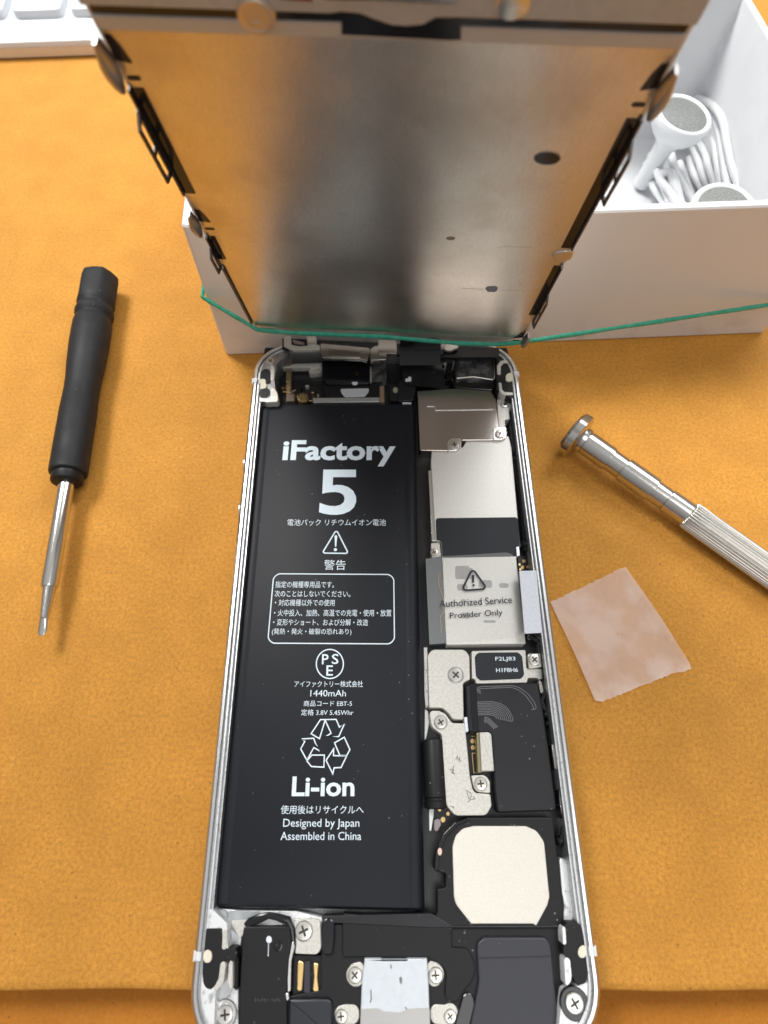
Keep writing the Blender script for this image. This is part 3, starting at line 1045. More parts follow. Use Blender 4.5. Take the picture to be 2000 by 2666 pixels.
bdot('B', (617, 295), 14, 25, 5.28, 0, b)
b.build_each('gold_pad', mat('rose_pad', (0.72, 0.52, 0.42), 0.3, 0.7), phone)
part('lower_module', 'B', [(-70, 770), (690, 792), (1425, 790), (1425, 1423), (1380, 1560), (-640, 1560), (-640, 1300), (-160, 1200), (-160, 800)], 1.5, 4.5, M['black'], 0.3, 0.12)
part('module_cover', 'B', [(-20, 700), (560, 735), (692, 792), (697, 925), (800, 932), (838, 1000), (850, 1060), (835, 1130), (770, 1215), (720, 1290), (650, 1250), (660, 1060), (560, 1000), (540, 985),
                           (110, 985), (-20, 985)], 3.0, 5.0, M['black'], [0.2, 0.2, 0.2, 0.2, 0.6, 0.6, 0.6, 0.6, 0.6, 0.6, 0.5, 1, 0.3, 0.2, 0.2, 0.2], 0.12)
part('cover_strip', 'B', [(-150, 715), (560, 700), (700, 782), (1390, 782), (1390, 795), (560, 795), (-150, 760)], 3.0, 5.12, M['flex'], 0.2, 0.1)
part('grey_pad', 'B', [(858, 900), (905, 856), (1312, 856), (1345, 905), (1392, 1400), (1380, 1560), (800, 1560), (872, 1150)], 4.4, 5.15, M['grey'], [0.9, 0.9, 0.9, 0.9, 0.5, 0.5, 0.5, 2], 0.25)
part('pad_seam', 'B', [(864, 988), (1345, 976), (1346, 985), (865, 998)], 5.14, 5.19, M['flex'], 0, 0.02)
part('seal_cord', 'B', [(770, 1225), (830, 1210), (850, 1290), (800, 1560), (700, 1560), (720, 1400)], 4.4, 4.9, M['gloss'], 0.8, 0.2)
dk = part('dock_connector', 'B', [(124, 996), (236, 996), (238, 1004), (402, 1004), (404, 996), (534, 996), (545, 1190), (556, 1560), (92, 1560), (104, 1190)], 1.5, 5.5, M['dock'], 0.12, 0.15, 'pale metal dock connector')
part('worn_lip', 'B', [(100, 1325), (215, 1322), (250, 1342), (350, 1348), (410, 1325), (550, 1318), (556, 1560), (92, 1560)], 5.5, 5.56, mat('worn_grey_metal', (0.42, 0.41, 0.40), 0.4, 0.6), 0.1, 0.02, parent=dk)
b = B()
for pts in ([(296, 1035), (299, 1062)], [(354, 1120), (360, 1155)], [(165, 1200), (168, 1260), (160, 1285)], [(390, 1312), (402, 1330)]):
    b.stroke(q('B', pts, 5.52), 0.18, 5.52)
bstroke('B', [(362, 1118), (368, 1130), (364, 1156), (358, 1140)], 7, True, 5.53, 0, 0, b)
b.build_each('scuff_mark', M['scuff'], dk)
for c, tabp, z in (((60, 1105), [(5, 1080), (40, 1030), (125, 1005), (115, 1180), (40, 1180), (5, 1130)], 4.7), ((590, 1105), [(530, 1005), (600, 1020), (640, 1060), (645, 1130), (600, 1180), (545, 1180)], 4.7),
                   ((685, 1376), [(552, 1292), (650, 1300), (690, 1280), (735, 1320), (738, 1400), (690, 1440), (556, 1420)], 4.6), ((-30, 1376), [(90, 1300), (0, 1295), (-60, 1310), (-80, 1380), (-40, 1430), (90, 1425)], 4.6)):
    part('screw_tab', 'B', tabp, 2.0, z, M['bracket'], 0.8, 0.1)
    screw('B', c, 46 if z > 4.65 else 40, z)
part('corner_plate', 'B', [(1425, 1200), (1500, 1180), (1580, 1150), (1640, 1150), (1650, 1423), (1600, 1580), (1400, 1580), (1400, 1400)], 1.5, 6.6, M['white_alu'], 0.5)
b = B()
x, y = q1('B', 1500, 1292, 6.7)
b.lathe((x, y, 6), (x, y, 8), [(0, 2.05), (0.65, 2.05), (0.72, 1.95), (0.72, 1.7)], 30)
b.build('screw_seat', M['gloss'], phone)
screw('B', (1500, 1290), 60, 6.72, rot=0.5)
# right edge slots near the bottom
sl = part('edge_slot', 'B', [(1432, 762), (1540, 762), (1560, 850), (1590, 1100), (1570, 1160), (1510, 1165), (1480, 1100), (1475, 990), (1425, 985), (1425, 910), (1448, 905)], 1.5, 7.02, M['black'], 0.5)
part('clip_pad', 'B', [(1520, 930), (1560, 905), (1585, 925), (1580, 975), (1555, 998), (1525, 985)], 7.0, 7.2, M['ivory'], 0.8)
for pts, z in (([(1398, 330), (1440, 345), (1462, 400), (1478, 560), (1490, 700), (1485, 762), (1420, 765), (1432, 640), (1415, 560)], 4.4), ([(1418, 788), (1440, 788), (1448, 905), (1424, 910)], 7.05), ([(1430, 992), (1470, 988), (1482, 1110), (1475, 1150), (1440, 1190)], 7.05)):
    part('side_bracket', 'B', pts, 1.5, z, M['white_alu'], 0.4, 0.1)

# ---------------------------------------------------------------- lower-left corner (view A)
part('corner_plate', 'A', [(110, 880), (420, 900), (900, 905), (1130, 960), (1120, 1040), (880, 1040), (440, 1040), (400, 1330), (400, 2000), (60, 2000), (20, 1700), (60, 1560), (95, 1300)], 1.4, 4.2, M['white_alu'], 0.3)
part('corner_ledge', 'A', [(110, 880), (180, 890), (305, 1010), (312, 1240), (250, 1345), (296, 1340), (272, 1530), (205, 1612), (170, 2000), (60, 2000), (20, 1700), (60, 1560), (95, 1300)], 4.0, 6.93, M['white_alu'], 0.4)
part('edge_slot', 'A', [(122, 1052), (262, 1052), (262, 1225), (385, 1228), (385, 1330), (250, 1330), (232, 1480), (190, 1570), (140, 1588), (98, 1540), (88, 1440), (92, 1360)], 4.2, 7.02, M['black'],
     [0.2, 0.2, 0.3, 0.3, 0.3, 0.6, 1, 1, 1, 1, 0.5, 0.5])
part('clip_pad', 'A', [(92, 1275), (115, 1240), (155, 1238), (175, 1280), (165, 1340), (130, 1358), (98, 1340)], 7.0, 7.2, M['ivory'], 0.8)
for pts in ([(255, 1238), (268, 1062), (308, 1062), (296, 1238)], [(246, 1345), (294, 1338), (272, 1530), (205, 1600), (180, 1590), (225, 1510)], [(318, 1345), (352, 1328), (352, 1560), (330, 1600), (305, 1520)]):
    part('side_bracket', 'A', pts, 4.0, 7.06, M['bracket'], 0.3)
part('side_channel', 'A', [(300, 1230), (392, 1230), (400, 1330), (392, 1610), (352, 1560), (352, 1330), (300, 1320)], 4.1, 6.0, M['black'], 0.3)
jack = part('headphone_jack', 'A', [(446, 1036), (848, 1034), (862, 1200), (838, 1330), (822, 1600), (824, 2000), (398, 2000), (408, 1600), (420, 1330)], 1.5, 5.3, M['black'], [0.4, 0.4, 0.2, 0.3, 0.2, 0.2, 0.2, 0.2, 0.2], 0.2)
b = B()
bdot('A', (665, 1150), 24, 32, 5.33, 0, b)
bstroke('A', [(662, 1170), (658, 1295)], 6, False, 5.33, 0, 0, b)
b.build('white_dot', M['white_label'], jack)
b = B()
for k in range(11):
    x = 545 + k * 21
    if k in (6,):
        continue
    bstroke('A', [(x, 1655 + (k % 3) * 5), (x + 4, 1688 - (k % 2) * 8)], 6, False, 5.33, 0, 0, b)
b.build('worn_print', mat('grey_print', (0.075, 0.075, 0.075), 0.6), jack)
c = q1('A', 740, 1205, 5.3)
b = B()
b.lathe((c[0], c[1], 5.2), (c[0], c[1], 6), [(0, 0.75), (0.16, 0.72), (0.2, 0.5), (0.12, 0.4), (0.1, 0.0001)], 20, 0, (True, False))
b.build('jack_dimple', M['gloss'], jack)
part('metal_side', 'A', [(838, 1240), (872, 1150), (888, 1210), (858, 1340), (852, 1600), (826, 1602), (822, 1400)], 2.0, 5.15, M['edge'], 0.15)
part('metal_side', 'A', [(806, 1620), (830, 1602), (842, 1660), (818, 1690)], 2.0, 5.35, M['edge'], 0.2)
b = B()
b.tube([np.array((*q1('A', x, y, z), z)) for x, y, z in ((470, 1035, 4.9), (500, 1000, 5.0), (590, 965, 5.2), (665, 940, 5.3), (740, 955, 5.2), (830, 985, 5.1), (862, 1060, 5.0), (875, 1200, 4.9))],
       [0.55, 0.6, 0.62, 0.45, 0.5, 0.62, 0.35, 0.3], 10, ell=(1, 0.5))
b.build('looped_cable', M['gloss'], phone)
part('screw_bracket', 'A', [(880, 970), (1108, 975), (1118, 1230), (1080, 1280), (890, 1272), (900, 1200)], 1.5, 4.7, M['bracket'], [0.4, 0.4, 0.9, 0.7, 0.2, 0.2])
screw('A', (965, 1075), 76, 4.7, rot=0.4)
part('battery_cable', 'A', [(1115, 962), (1235, 962), (1232, 1150), (1215, 1285), (1125, 1285), (1115, 1140)], 3.0, 5.2, M['gloss'], [0.8, 0.8, 0.4, 0.4, 0.4, 0.2], 0.25)
part('contact_block', 'A', [(880, 1285), (1235, 1290), (1240, 1660), (868, 1640)], 1.5, 4.0, M['black'], 0.2)
for pts in ([(912, 1345), (945, 1328), (970, 1365), (965, 1430), (952, 1600), (905, 1600)], [(1045, 1352), (1095, 1350), (1086, 1480), (1100, 1610), (1040, 1600), (1052, 1470)]):
    part('contact_spring', 'A', pts, 4.0, 4.5, M['gold'], 0.3, 0.15)
part('block_rib', 'A', [(972, 1340), (1020, 1335), (1022, 1610), (965, 1612)], 4.0, 4.6, M['grey'], 0.1)
part('dark_module', 'A', [(840, 1665), (1190, 1660), (1215, 1700), (1215, 2000), (830, 2000)], 1.5, 5.2, mat('blue_black_module', (0.011, 0.013, 0.020), 0.4), [0.2, 0.8, 0.4, 0.2, 0.2], 0.3)
part('clear_tab', 'A', [(175, 885), (205, 880), (300, 905), (310, 1050), (260, 1050), (205, 960)], 4.2, 4.9, M['clear'], 0.4, 0.05)
part('clear_tab', 'A', [(280, 905), (600, 898), (560, 960), (480, 985), (440, 1160), (330, 1050)], 4.2, 4.5, M['clear'], 0.6, 0.05)
part('mesh_pad', 'A', [(320, 985), (520, 975), (450, 1080), (420, 1150)], 4.5, 4.55, M['bracket'], 0.3, 0.02)
b = B()
x, y = q1('A', 285, 1790, 4.4)
b.lathe((x, y, 3.5), (x, y, 6), [(0, 1.75), (1.0, 1.75), (1.12, 1.65), (1.12, 1.4)], 30)
b.build('screw_seat', M['edge'], phone)
screw('A', (285, 1800), 72, 4.6)

# ---------------------------------------------------------------- top end (views G and H)
part('corner_plate', 'G', [(235, 900), (250, 700), (270, 560), (310, 430), (400, 330), (520, 260), (600, 330), (440, 470), (415, 640), (425, 760), (420, 900)], 1.4, 6.9, mat('dull_alu', (0.34, 0.34, 0.345), 0.4, 0.8, noise=(12, (0.2, 0.2, 0.2), 0.5, 0.7)), 0.4)
screw('G', (366, 432), 48, 6.75, rot=0.9)
part('edge_slot', 'G', [(250, 640), (258, 560), (290, 522), (345, 522), (372, 560), (370, 690), (300, 700)], 4.6, 7.02, M['black'], [0.4, 0.6, 0.8, 0.8, 0.6, 0.2, 0.3])
part('edge_slot', 'G', [(236, 800), (260, 748), (340, 740), (366, 775), (362, 830), (320, 852), (245, 850)], 4.6, 7.02, M['black'], 0.6)
part('clip_pad', 'G', [(228, 660), (262, 636), (312, 640), (315, 690), (332, 712), (310, 745), (255, 755), (248, 720), (262, 700)], 7.0, 7.2, M['ivory'], 0.4)
part('side_bracket', 'G', [(368, 480), (412, 480), (408, 655), (368, 655)], 4.5, 6.98, M['bracket'], 0.3)
part('side_bracket', 'G', [(372, 735), (420, 750), (452, 810), (455, 900), (300, 905), (290, 872), (372, 850)], 4.0, 6.98, M['bracket'], 0.4)
part('flex_square', 'G', [(450, 375), (610, 372), (614, 475), (500, 490), (425, 470), (430, 410)], 2.0, 4.8, M['brown'], 0.5)
part('steel_bar', 'G', [(490, 488), (620, 470), (860, 462), (950, 458), (955, 478), (800, 505), (500, 508)], 3.0, 4.4, M['bracket'], 0.2)
part('steel_bar', 'G', [(850, 500), (955, 460), (955, 560), (815, 578), (802, 550)], 2.0, 3.8, M['bracket'], 0.3)
part('ribbon_cable', 'G', [(545, 490), (608, 488), (596, 800), (548, 802)], 2.0, 4.0, mat('gold_ribbon', (0.28, 0.22, 0.13), 0.35, 0.6), 0.05)
b = B()
for y in (662, 720, 742, 788):
    b.prism(q('G', [(540, y), (606, y), (606, y + 9), (540, y + 9)], 4.08), 4.0, 4.08, 0.0)
b.build_each('gold_pad', M['gold'], phone)
part('flex_foot', 'G', [(548, 805), (640, 805), (640, 890), (545, 895)], 2.0, 3.8, M['brown'], 0.1)
part('camera_module', 'G', [(955, 430), (1500, 430), (1500, 690), (1010, 700), (955, 600)], 1.5, 5.2, M['gloss'], 0.3)
b = B()
bdot('G', (1350, 575), 26, 27, 5.23, 0, b)
b.build_each('gold_pad', M['gold'], phone)
part('white_spot', 'G', [(1282, 672), (1368, 672), (1350, 700), (1310, 705)], 5.0, 5.26, M['white_label'], 0.4, 0.02)
part('white_spot', 'G', [(1005, 632), (1035, 632), (1040, 675), (1000, 675)], 3.0, 4.9, M['white_label'], 0.2, 0.02)
part('module_frame', 'G', [(1480, 490), (1518, 490), (1518, 665), (1480, 672)], 2.0, 4.6, M['bracket'], 0.2)
tr_ = part('latch_plate', 'G', [(960, 712), (1600, 690), (1610, 850), (1000, 855)], 1.5, 4.4, M['black'], 0.2)
part('silver_window', 'G', [(1160, 752), (1490, 745), (1482, 790), (1440, 842), (1215, 848), (1175, 800)], 4.4, 4.5, M['dock'], [0.3, 0.3, 0.5, 0.5, 0.5, 0.5], 0.03, parent=tr_)
part('steel_strip', 'G', [(850, 855), (1610, 848), (1610, 900), (855, 908)], 1.5, 4.6, M['alu'], 0.1)
b = B()
x, y = q1('G', 735, 850, 4.2)
b.lathe((x, y, 2), (x, y, 6), [(0, 1.35), (2.1, 1.35), (2.25, 1.2), (2.3, 0.6), (2.2, 0.0001)], 24, 0, (True, False))
b.build('brass_stud', mat('tarnished_brass', (0.32, 0.24, 0.11), 0.4, 1.0, noise=(20, (0.1, 0.08, 0.05), 0.5, 0.65)), phone)
b = B()
for k in range(26):
    gx, gy = random.uniform(470, 960), random.uniform(690, 890)
    s_ = random.uniform(8, 24)
    z = random.uniform(2.6, 4.0)
    b.prism(q('G', [(gx, gy), (gx + s_ * random.uniform(1, 2.4), gy - random.uniform(0, 6)), (gx + s_ * 1.7, gy + s_ * 0.6), (gx, gy + s_ * 0.7)], z), 2.0, z, 0.05, mat=random.choice((0, 0, 1, 2)))
b.build_each('chip_component', [M['bracket'], M['gold'], M['gloss']], phone)
part('connector_block', 'G', [(1608, 720), (1660, 715), (1665, 900), (1612, 905)], 1.5, 4.8, mat('tan_block', (0.30, 0.20, 0.14), 0.45, 0.3), 0.15)
part('connector_block', 'G', [(1520, 440), (1680, 430), (1690, 660), (1520, 668)], 1.5, 4.7, M['dusty'], 0.2)
# wide folded front-camera cable
b = B()
rings = []
for t in range(13):
    a = t / 12
    xa, ya = 175 + 130 * (a > 0.9) * (a - 0.9) * 10, 262 + 350 * a
    xb, yb2 = 600 - 20 * math.sin(a * 3), 290 + 340 * a
    z = 5.6 - 1.2 * math.sin(a * math.pi * 0.9) + 0.25 * math.sin(a * 9)
    L_, R_ = q1('H', xa, ya, z), q1('H', xb, yb2, z)
    row = []
    for s_ in range(9):
        u = s_ / 8
        zz = z - 1.0 * max(0, u - 0.55) * 2 * a
        row.append(np.array((L_[0] + (R_[0] - L_[0]) * u, L_[1] + (R_[1] - L_[1]) * u, zz)))
    rings.append(row)
b.loft(rings, False, (False, False))
b.build('front_cable', M['flex'], phone, 60)
part('cable_tail', 'H', [(140, 560), (300, 560), (305, 640), (285, 745), (130, 760)], 2.0, 4.9, M['flex'], 0.4, 0.15)
b = B()
bdot('H', (110, 648), 24, 28, 4.32, 0, b)
b.build_each('gold_pad', mat('pale_pad', (0.5, 0.48, 0.38), 0.4, 0.5), part('cable_tail', 'H', [(52, 600), (140, 600), (135, 745), (55, 750)], 2.0, 4.3, M['flex'], 0.3))
part('white_spot', 'H', [(205, 535), (232, 535), (236, 515), (262, 520), (262, 555), (205, 560)], 4.5, 5.4, M['white_label'], 0.15, 0.03)
part('white_spot', 'H', [(178, 765), (262, 765), (262, 772), (178, 773)], 3.0, 5.2, M['white_label'], 0.05, 0.02)
cm = part('rear_camera', 'H', [(690, 250), (1058, 235), (1066, 545), (690, 540)], 1.5, 6.3, M['dusty'], 0.4, 0.2)
b = B()
P = [np.array((*q1('H', x, y, 6.3), 6.3)) for x, y in ((700, 535), (860, 520), (1040, 548), (1062, 530), (1058, 400), (1055, 260))]
b.tube(P, 0.14, 8)
b.build('camera_rim', M['steel'], cm)
part('camera_side', 'H', [(650, 560), (1050, 545), (1080, 600), (1040, 650), (680, 625)], 1.5, 5.0, M['gloss'], 0.3, 0.2)
b = B()
for k in range(14):
    hx, hy, s_ = random.uniform(560, 700), random.uniform(350, 560), random.uniform(10, 26)
    z = random.uniform(3.6, 5.2)
    b.prism(q('H', [(hx, hy), (hx + s_, hy - 4), (hx + s_ * 1.1, hy + s_), (hx - 3, hy + s_ * 1.2)], z), 2.0, z, 0.06, mat=random.choice((0, 2, 2)))
b.build_each('chip_component', [M['bracket'], M['gold'], M['gloss']], phone)
part('corner_plate', 'H', [(1080, 280), (1180, 258), (1225, 330), (1258, 480), (1262, 690), (1220, 730), (1080, 640)], 1.4, 6.9, M['black'], 0.4)
for outer, z in (([(1088, 500), (1085, 410), (1120, 365), (1190, 345), (1215, 365), (1222, 400), (1200, 392), (1150, 385), (1122, 420), (1122, 500)], 7.0),
                 ([(1098, 572), (1128, 572), (1135, 640), (1160, 665), (1242, 668), (1240, 695), (1150, 695), (1108, 660)], 7.0)):
    part('side_bracket', 'H', outer, 4.0, z, M['bracket'], 0.3)
part('clip_pad', 'H', [(1168, 555), (1170, 505), (1200, 478), (1235, 485), (1248, 520), (1235, 552), (1205, 562)], 6.9, 7.3, M['ivory'], 0.5)
part('corner_bracket', 'H', [(1065, 240), (1100, 200), (1175, 200), (1195, 240), (1215, 300), (1185, 345), (1130, 330), (1120, 280), (1068, 270)], 4.0, 6.4, M['bracket'], 0.3)
# antenna gap inserts that show on the rim at four corners
for px, py, sx in ((655, 992, -1), (1351, 974, 1), (514, 2489, -1), (1546, 2476, 1)):
    y = un(px, py, 7.0)[1]
    b = B()
    x0, x1 = (29.0, 29.42) if sx > 0 else (-29.42, -29.0)
    b.prism([(x0, y - 0.65), (x1, y - 0.65), (x1, y + 0.65), (x0, y + 0.65)], 0.8, 7.15, 0.08)
    xi = 28.2 if sx > 0 else -29.0
    b.prism([(xi, y - 0.55), (xi + 0.8, y - 0.55), (xi + 0.8, y + 0.55), (xi, y + 0.55)], 6.7, 7.46, 0.05)
    b.build('antenna_gap', M['earbud'], phone)

# ================================================================== DISPLAY ASSEMBLY
bl3, br3, tl3, tr3 = (np.array(a) for a in ((-27.58, 58.49, 16.43), (28.29, 54.75, 16.43), (-27.14, 36.6, 80.88), (28.79, 33.85, 80.88)))
U = ((br3 - bl3) + (tr3 - tl3))
U /= np.linalg.norm(U)
Vv = ((tl3 + tr3) - (bl3 + br3))
Vv -= U * (U @ Vv)
Vlen = np.linalg.norm(Vv) / 2
Vv /= np.linalg.norm(Vv)
Wn = np.cross(U, Vv)
DF = Frame((bl3 + br3) / 2, U, Vv, Wn)
VT = Vlen                     # where the plate ends and the home-button bracket starts
disp = thing('display_assembly', DF.w((0, -4, -1)), 'detached phone display standing tilted in front of the white box, its metal back towards us', 'display')


def dq(view, pts, w=0.0):
    return q(view, pts, w, DF)


def dpart(name, view, pts, w0, w1, mt, r=0.3, bevel=0.1, label=None, parent=disp):
    return part(name, view, pts, w0, w1, mt, r, bevel, label, parent, DF)


# white glass front with black inner frame behind the plate
b = B()
b.prism(fillet([(-29.1, -4.6), (29.1, -4.6), (29.1, VT + 34), (-29.1, VT + 34)], 5.5, 9), -2.1, -1.05, 0.15, DF)
b.build('front_glass', M['glassframe'], disp)
b = B()
b.prism(fillet([(-28.5, -4.0), (28.5, -4.0), (28.5, VT + 33), (-28.5, VT + 33)], 5.0, 9), -1.05, -0.45, 0.1, DF)
b.build('inner_frame', M['bracket'], disp)
b = B()
b.prism(fillet([(-28.0, -0.3), (28.0, -0.3), (28.0, VT + 2), (-28.0, VT + 2)], 0.8, 4), -0.45, 0.0, 0.2, DF)
plate = b.build('back_plate', M['plate'], disp, 25, 'satin metal back plate with two dark holes')
for cx, cy, rx, ry, nm in ((705, 683, 57, 29, 'plate_hole'), (465 + 0, 918 - 500 * 0, 0, 0, None)):
    if nm:
        b = B()
        p = dq('J', [(cx + rx * math.cos(t * math.pi / 14), cy + ry * math.sin(t * math.pi / 14)) for t in range(28)], 0.02)
        b.sheet(p, 0.02, DF)
        b.build(nm, M['gloss'], plate)
        b = B()
        b.tube([DF.w((*a, 0.02)) for a in p], 0.07, 6, True, up=tuple(Wn))
        b.build('hole_rim', M['latch'], plate)
b = B()
p = dq('L', [(437, 418), (445, 408), (480, 405), (492, 412), (490, 424), (478, 432), (448, 431)], 0.02)
b.sheet(fillet(p, 0.3), 0.02, DF)
b.build('plate_hole', M['gloss'], plate)
b = B()
p = dq('L', [(288 + 20 * math.cos(t * math.pi / 10), 200 + 8 * math.sin(t * math.pi / 10)) for t in range(20)], 0.015)
b.sheet(p, 0.015, DF)
b.build('plate_dimple', mat('dull_dimple', (0.30, 0.28, 0.22), 0.5, 0.6), plate)
# half-moon tab pressed out of the plate on the right
dpart('pressed_tab', 'L', [(720, 278), (740, 264), (780, 258), (825, 258), (812, 290), (790, 302), (750, 300)], 0.0, 0.3, M['plate'], 0.6, 0.25)
# hairline scratches
b = B()
for pts in ([(330, 415), (420, 420), (430, 421)], [(498, 423), (560, 424), (610, 428)], [(590, 370), (583, 385), (592, 402), (608, 412)], [(490, 240), (530, 233), (580, 237), (640, 238)]):
    P = [DF.w((*p_, 0.01)) for p_ in dq('L', pts, 0.01)]
    b.tube(P, 0.022, 6, up=tuple(Wn))
b.build_each('scratch', M['hair'], plate)


# dark edge channel, looped clips and rounded latches down both sides
def side(view, pts, w, name, mt=None):
    b = B()
    b.prism(fillet(dq(view, pts, w), 0.1), 0.0, w, 0.03, DF)
    return b.build(name, mt or M['gloss'], disp)


def v_of(view, x, y):
    return dq(view, [(x, y)], 0.5)[0][1]


def channel(v0, v1, sx, width=1.5, w1=0.55):
    b = B()
    x0, x1 = sorted((sx * 28.15, sx * (28.15 - width)))
    b.prism([(x0, v0), (x1, v0), (x1, v1), (x0, v1)], -0.3, 0.06, 0.02, DF)
    b.build('edge_slot', M['gloss'], disp)
    b = B()
    x0, x1 = sorted((sx * 28.15, sx * 28.45))
    b.prism([(x0, v0), (x1, v0), (x1, v1), (x0, v1)], -0.4, w1, 0.05, DF)
    b.build('edge_flange', M['dark_metal'], disp)


def loop_clip(v0, v1, sx, windows, h=2.6):
    """A thin folded clip standing up from the plate's edge, with windows cut through it."""
    b = B()
    t = 0.28
    x0 = sx * 28.3
    fr2 = Frame(DF.w((x0, 0, 0)), DF.V, DF.W, np.cross(DF.V, DF.W))
    n = windows
    bar = 0.58
    b.prism([(v0, 0), (v1, 0), (v1, bar + 0.35), (v0, bar + 0.35)], -t / 2, t / 2, 0.04, fr2)
    sl = 0.9
    b.prism([(v0 + sl, h - bar), (v1 - sl, h - bar), (v1 - sl, h), (v0 + sl, h)], -t / 2, t / 2, 0.04, fr2)
    for k in range(n + 1):
        if k == 0:
            a0, a1, a2, a3 = v0, v0 + bar * 1.2, v0 + sl + bar, v0 + sl
        elif k == n:
            a0, a1, a2, a3 = v1 - bar * 1.2, v1, v1 - sl, v1 - sl - bar
        else:
            mid = v0 + (v1 - v0) * k / n
            a0, a1, a2, a3 = mid - bar * 0.6, mid + bar * 0.6, mid + bar * 0.6, mid - bar * 0.6
        b.prism([(a0, 0.6), (a1, 0.6), (a2, h - 0.02), (a3, h - 0.02)], -t / 2 - 0.01, t / 2 + 0.01, 0.03, fr2)
    b.build('loop_clip', M['dark_metal'], disp)


def latch(v, sx, size=1.0):
    """Rounded steel latch finger standing off the plate's edge, beside a dark slot."""
    b = B()
    c = DF.w((sx * 28.75, v, 0.9 * size))
    rings = []
    for t, hw, th in ((-3.3, 0.18, 0.25), (-2.9, 0.5, 0.45), (-1.6, 0.95, 0.8), (-0.3, 1.2, 1.0), (0.8, 1.25, 1.0), (1.9, 1.1, 0.7), (3.0, 0.9, 0.4), (3.6, 0.7, 0.25)):
        ring_ = []
        for k in range(16):
            a = 2 * math.pi * k / 16
            ring_.append(c + DF.V * (t * size) + DF.W * (hw * size * math.cos(a)) + DF.U * (th * size * 0.92 * math.sin(a)))
        rings.append(ring_)
    b.loft(rings)
    b.build('edge_latch', M['latch'], disp, 70)
    b = B()
    u = [(sx * 28.15, v + 0.3 * size), (sx * 26.5, v - 0.2 * size), (sx * 26.9, v + 2.0 * size), (sx * 27.4, v + 3.4 * size), (sx * 28.15, v + 3.4 * size)]
    b.prism(fillet(u, 0.15), -0.2, 0.07, 0.02, DF)
    b.build('edge_slot', M['gloss'], disp)
    b = B()
    cx = sx * 27.2
    b.prism(fillet([(cx - 0.75, v - 2.4 * size), (cx + 0.75, v - 2.4 * size), (cx + 0.75, v - 1.75 * size), (cx - 0.75, v - 1.75 * size)], 0.28), -0.2, 0.07, 0.02, DF)
    b.build('edge_slot', M['gloss'], disp)


# left side
channel(v_of('X', 500, 512), v_of('X', 356, 238), -1)
loop_clip(v_of('I', 735, 750), v_of('I', 620, 470), -1, 2)
latch(v_of('I', 862, 970), -1, 0.85)
latch(v_of('I', 505, 285), -1, 0.95)
channel(v_of('K', 225, 600), v_of('K', 150, 405), -1, 1.2)
loop_clip(v_of('K', 205, 650), v_of('K', 150, 470), -1, 1, 2.2)
b = B()
v0, v1 = v_of('K', 545, 1150), v_of('K', 310, 670)
b.prism([(-28.4, v0), (-28.08, v0), (-28.08, v1), (-28.4, v1)], -0.4, 0.5, 0.05, DF)
b.build('edge_flange', M['brown'], disp)
# right side
channel(v_of('J', 820, 1085), v_of('J', 1150, 530), 1)
loop_clip(v_of('J', 1015, 850), v_of('J', 1145, 600), 1, 2)
latch(v_of('J', 1270, 410), 1, 0.95)
channel(v_of('L', 630, 540), v_of('L', 760, 330), 1, 1.2)
loop_clip(v_of('L', 665, 565), v_of('L', 722, 440), 1, 2, 2.2)
latch(v_of('L', 600, 640), 1, 0.85)

# home-button bracket across the upper end
v_strip = 0.5 * (dq('X', [(274, 27)], 0.3)[0][1] + dq('X', [(1814, 96)], 0.3)[0][1])
v_dark = 0.5 * (dq('X', [(271, 10)], 0.9)[0][1] + dq('X', [(1814, 76)], 0.9)[0][1])
b = B()
b.prism(fillet([(-28.2, VT + 0.1), (28.2, VT + 0.1), (28.2, v_strip), (-28.2, v_strip)], 0.3), -0.2, 0.45, 0.25, DF)
b.build('edge_strip', M['strip'], disp)
b = B()
b.prism([(-28.0, v_strip - 0.2), (28.0, v_strip - 0.2), (28.0, v_dark + 3), (-28.0, v_dark + 3)], -0.3, 0.25, 0.02, DF)
b.build('edge_slot', M['gloss'], disp)
TW = 0.9
P = dq('T', [(600, 68), (700, 78), (780, 110), (870, 140), (950, 146), (1040, 138), (1110, 100), (1250, 100)], TW)
pts = [(-28.4, v_dark)] + [(P[0][0] - 1.0, v_dark)] + [tuple(a) for a in P] + [(P[-1][0] + 1.5, v_dark), (28.4, v_dark), (28.4, VT + 33), (-28.4, VT + 33)]
b = B()
b.prism(pts, 0.25, TW, 0.2, DF)
b.build('home_bracket', M['grey_bracket'], disp)
b = B()
p = dq('T', [(600, 60), (600, 188), (1180, 218), (1245, 215), (1248, 100), (700, 78)], 0.50)
b.prism(p, 0.3, 0.50, 0.02, DF)
b.build('bracket_notch', M['gloss'], disp)
b = B()
p = dq('T', [(480, -60), (1240, -60), (1262, 10), (1215, 32), (860, 12), (480, 5)], 1.3)
b.prism(fillet(p, 0.5), 1.0, 1.3, 0.15, DF)
b.build('home_cover', M['knob'], disp)
p = dq('T', [(262, -20), (440, -20), (445, 12), (262, 0)], 1.1)
b = B()
b.prism(p, 1.0, 1.08, 0.02, DF)
b.build('red_sticker', mat('dark_red', (0.16, 0.03, 0.03), 0.6), disp)
x, v = dq('T', [(140, 85)], 1.0)[0]
b = B()
b.lathe(DF.w((x, v, 0.1)), DF.w((x, v, 3)), [(0, 1.8), (1.0, 1.8), (1.2, 1.65), (1.25, 1.3), (1.15, 1.2), (1.15, 0.5), (1.05, 0.4), (1.05, 0.001)], 30, 0, (True, False))
b.build('bracket_screw', mat('warm_brass_screw', (0.66, 0.56, 0.44), 0.4, 0.8), disp)
x, v = dq('T', [(1525, 5)], 1.0)[0]
b = B()
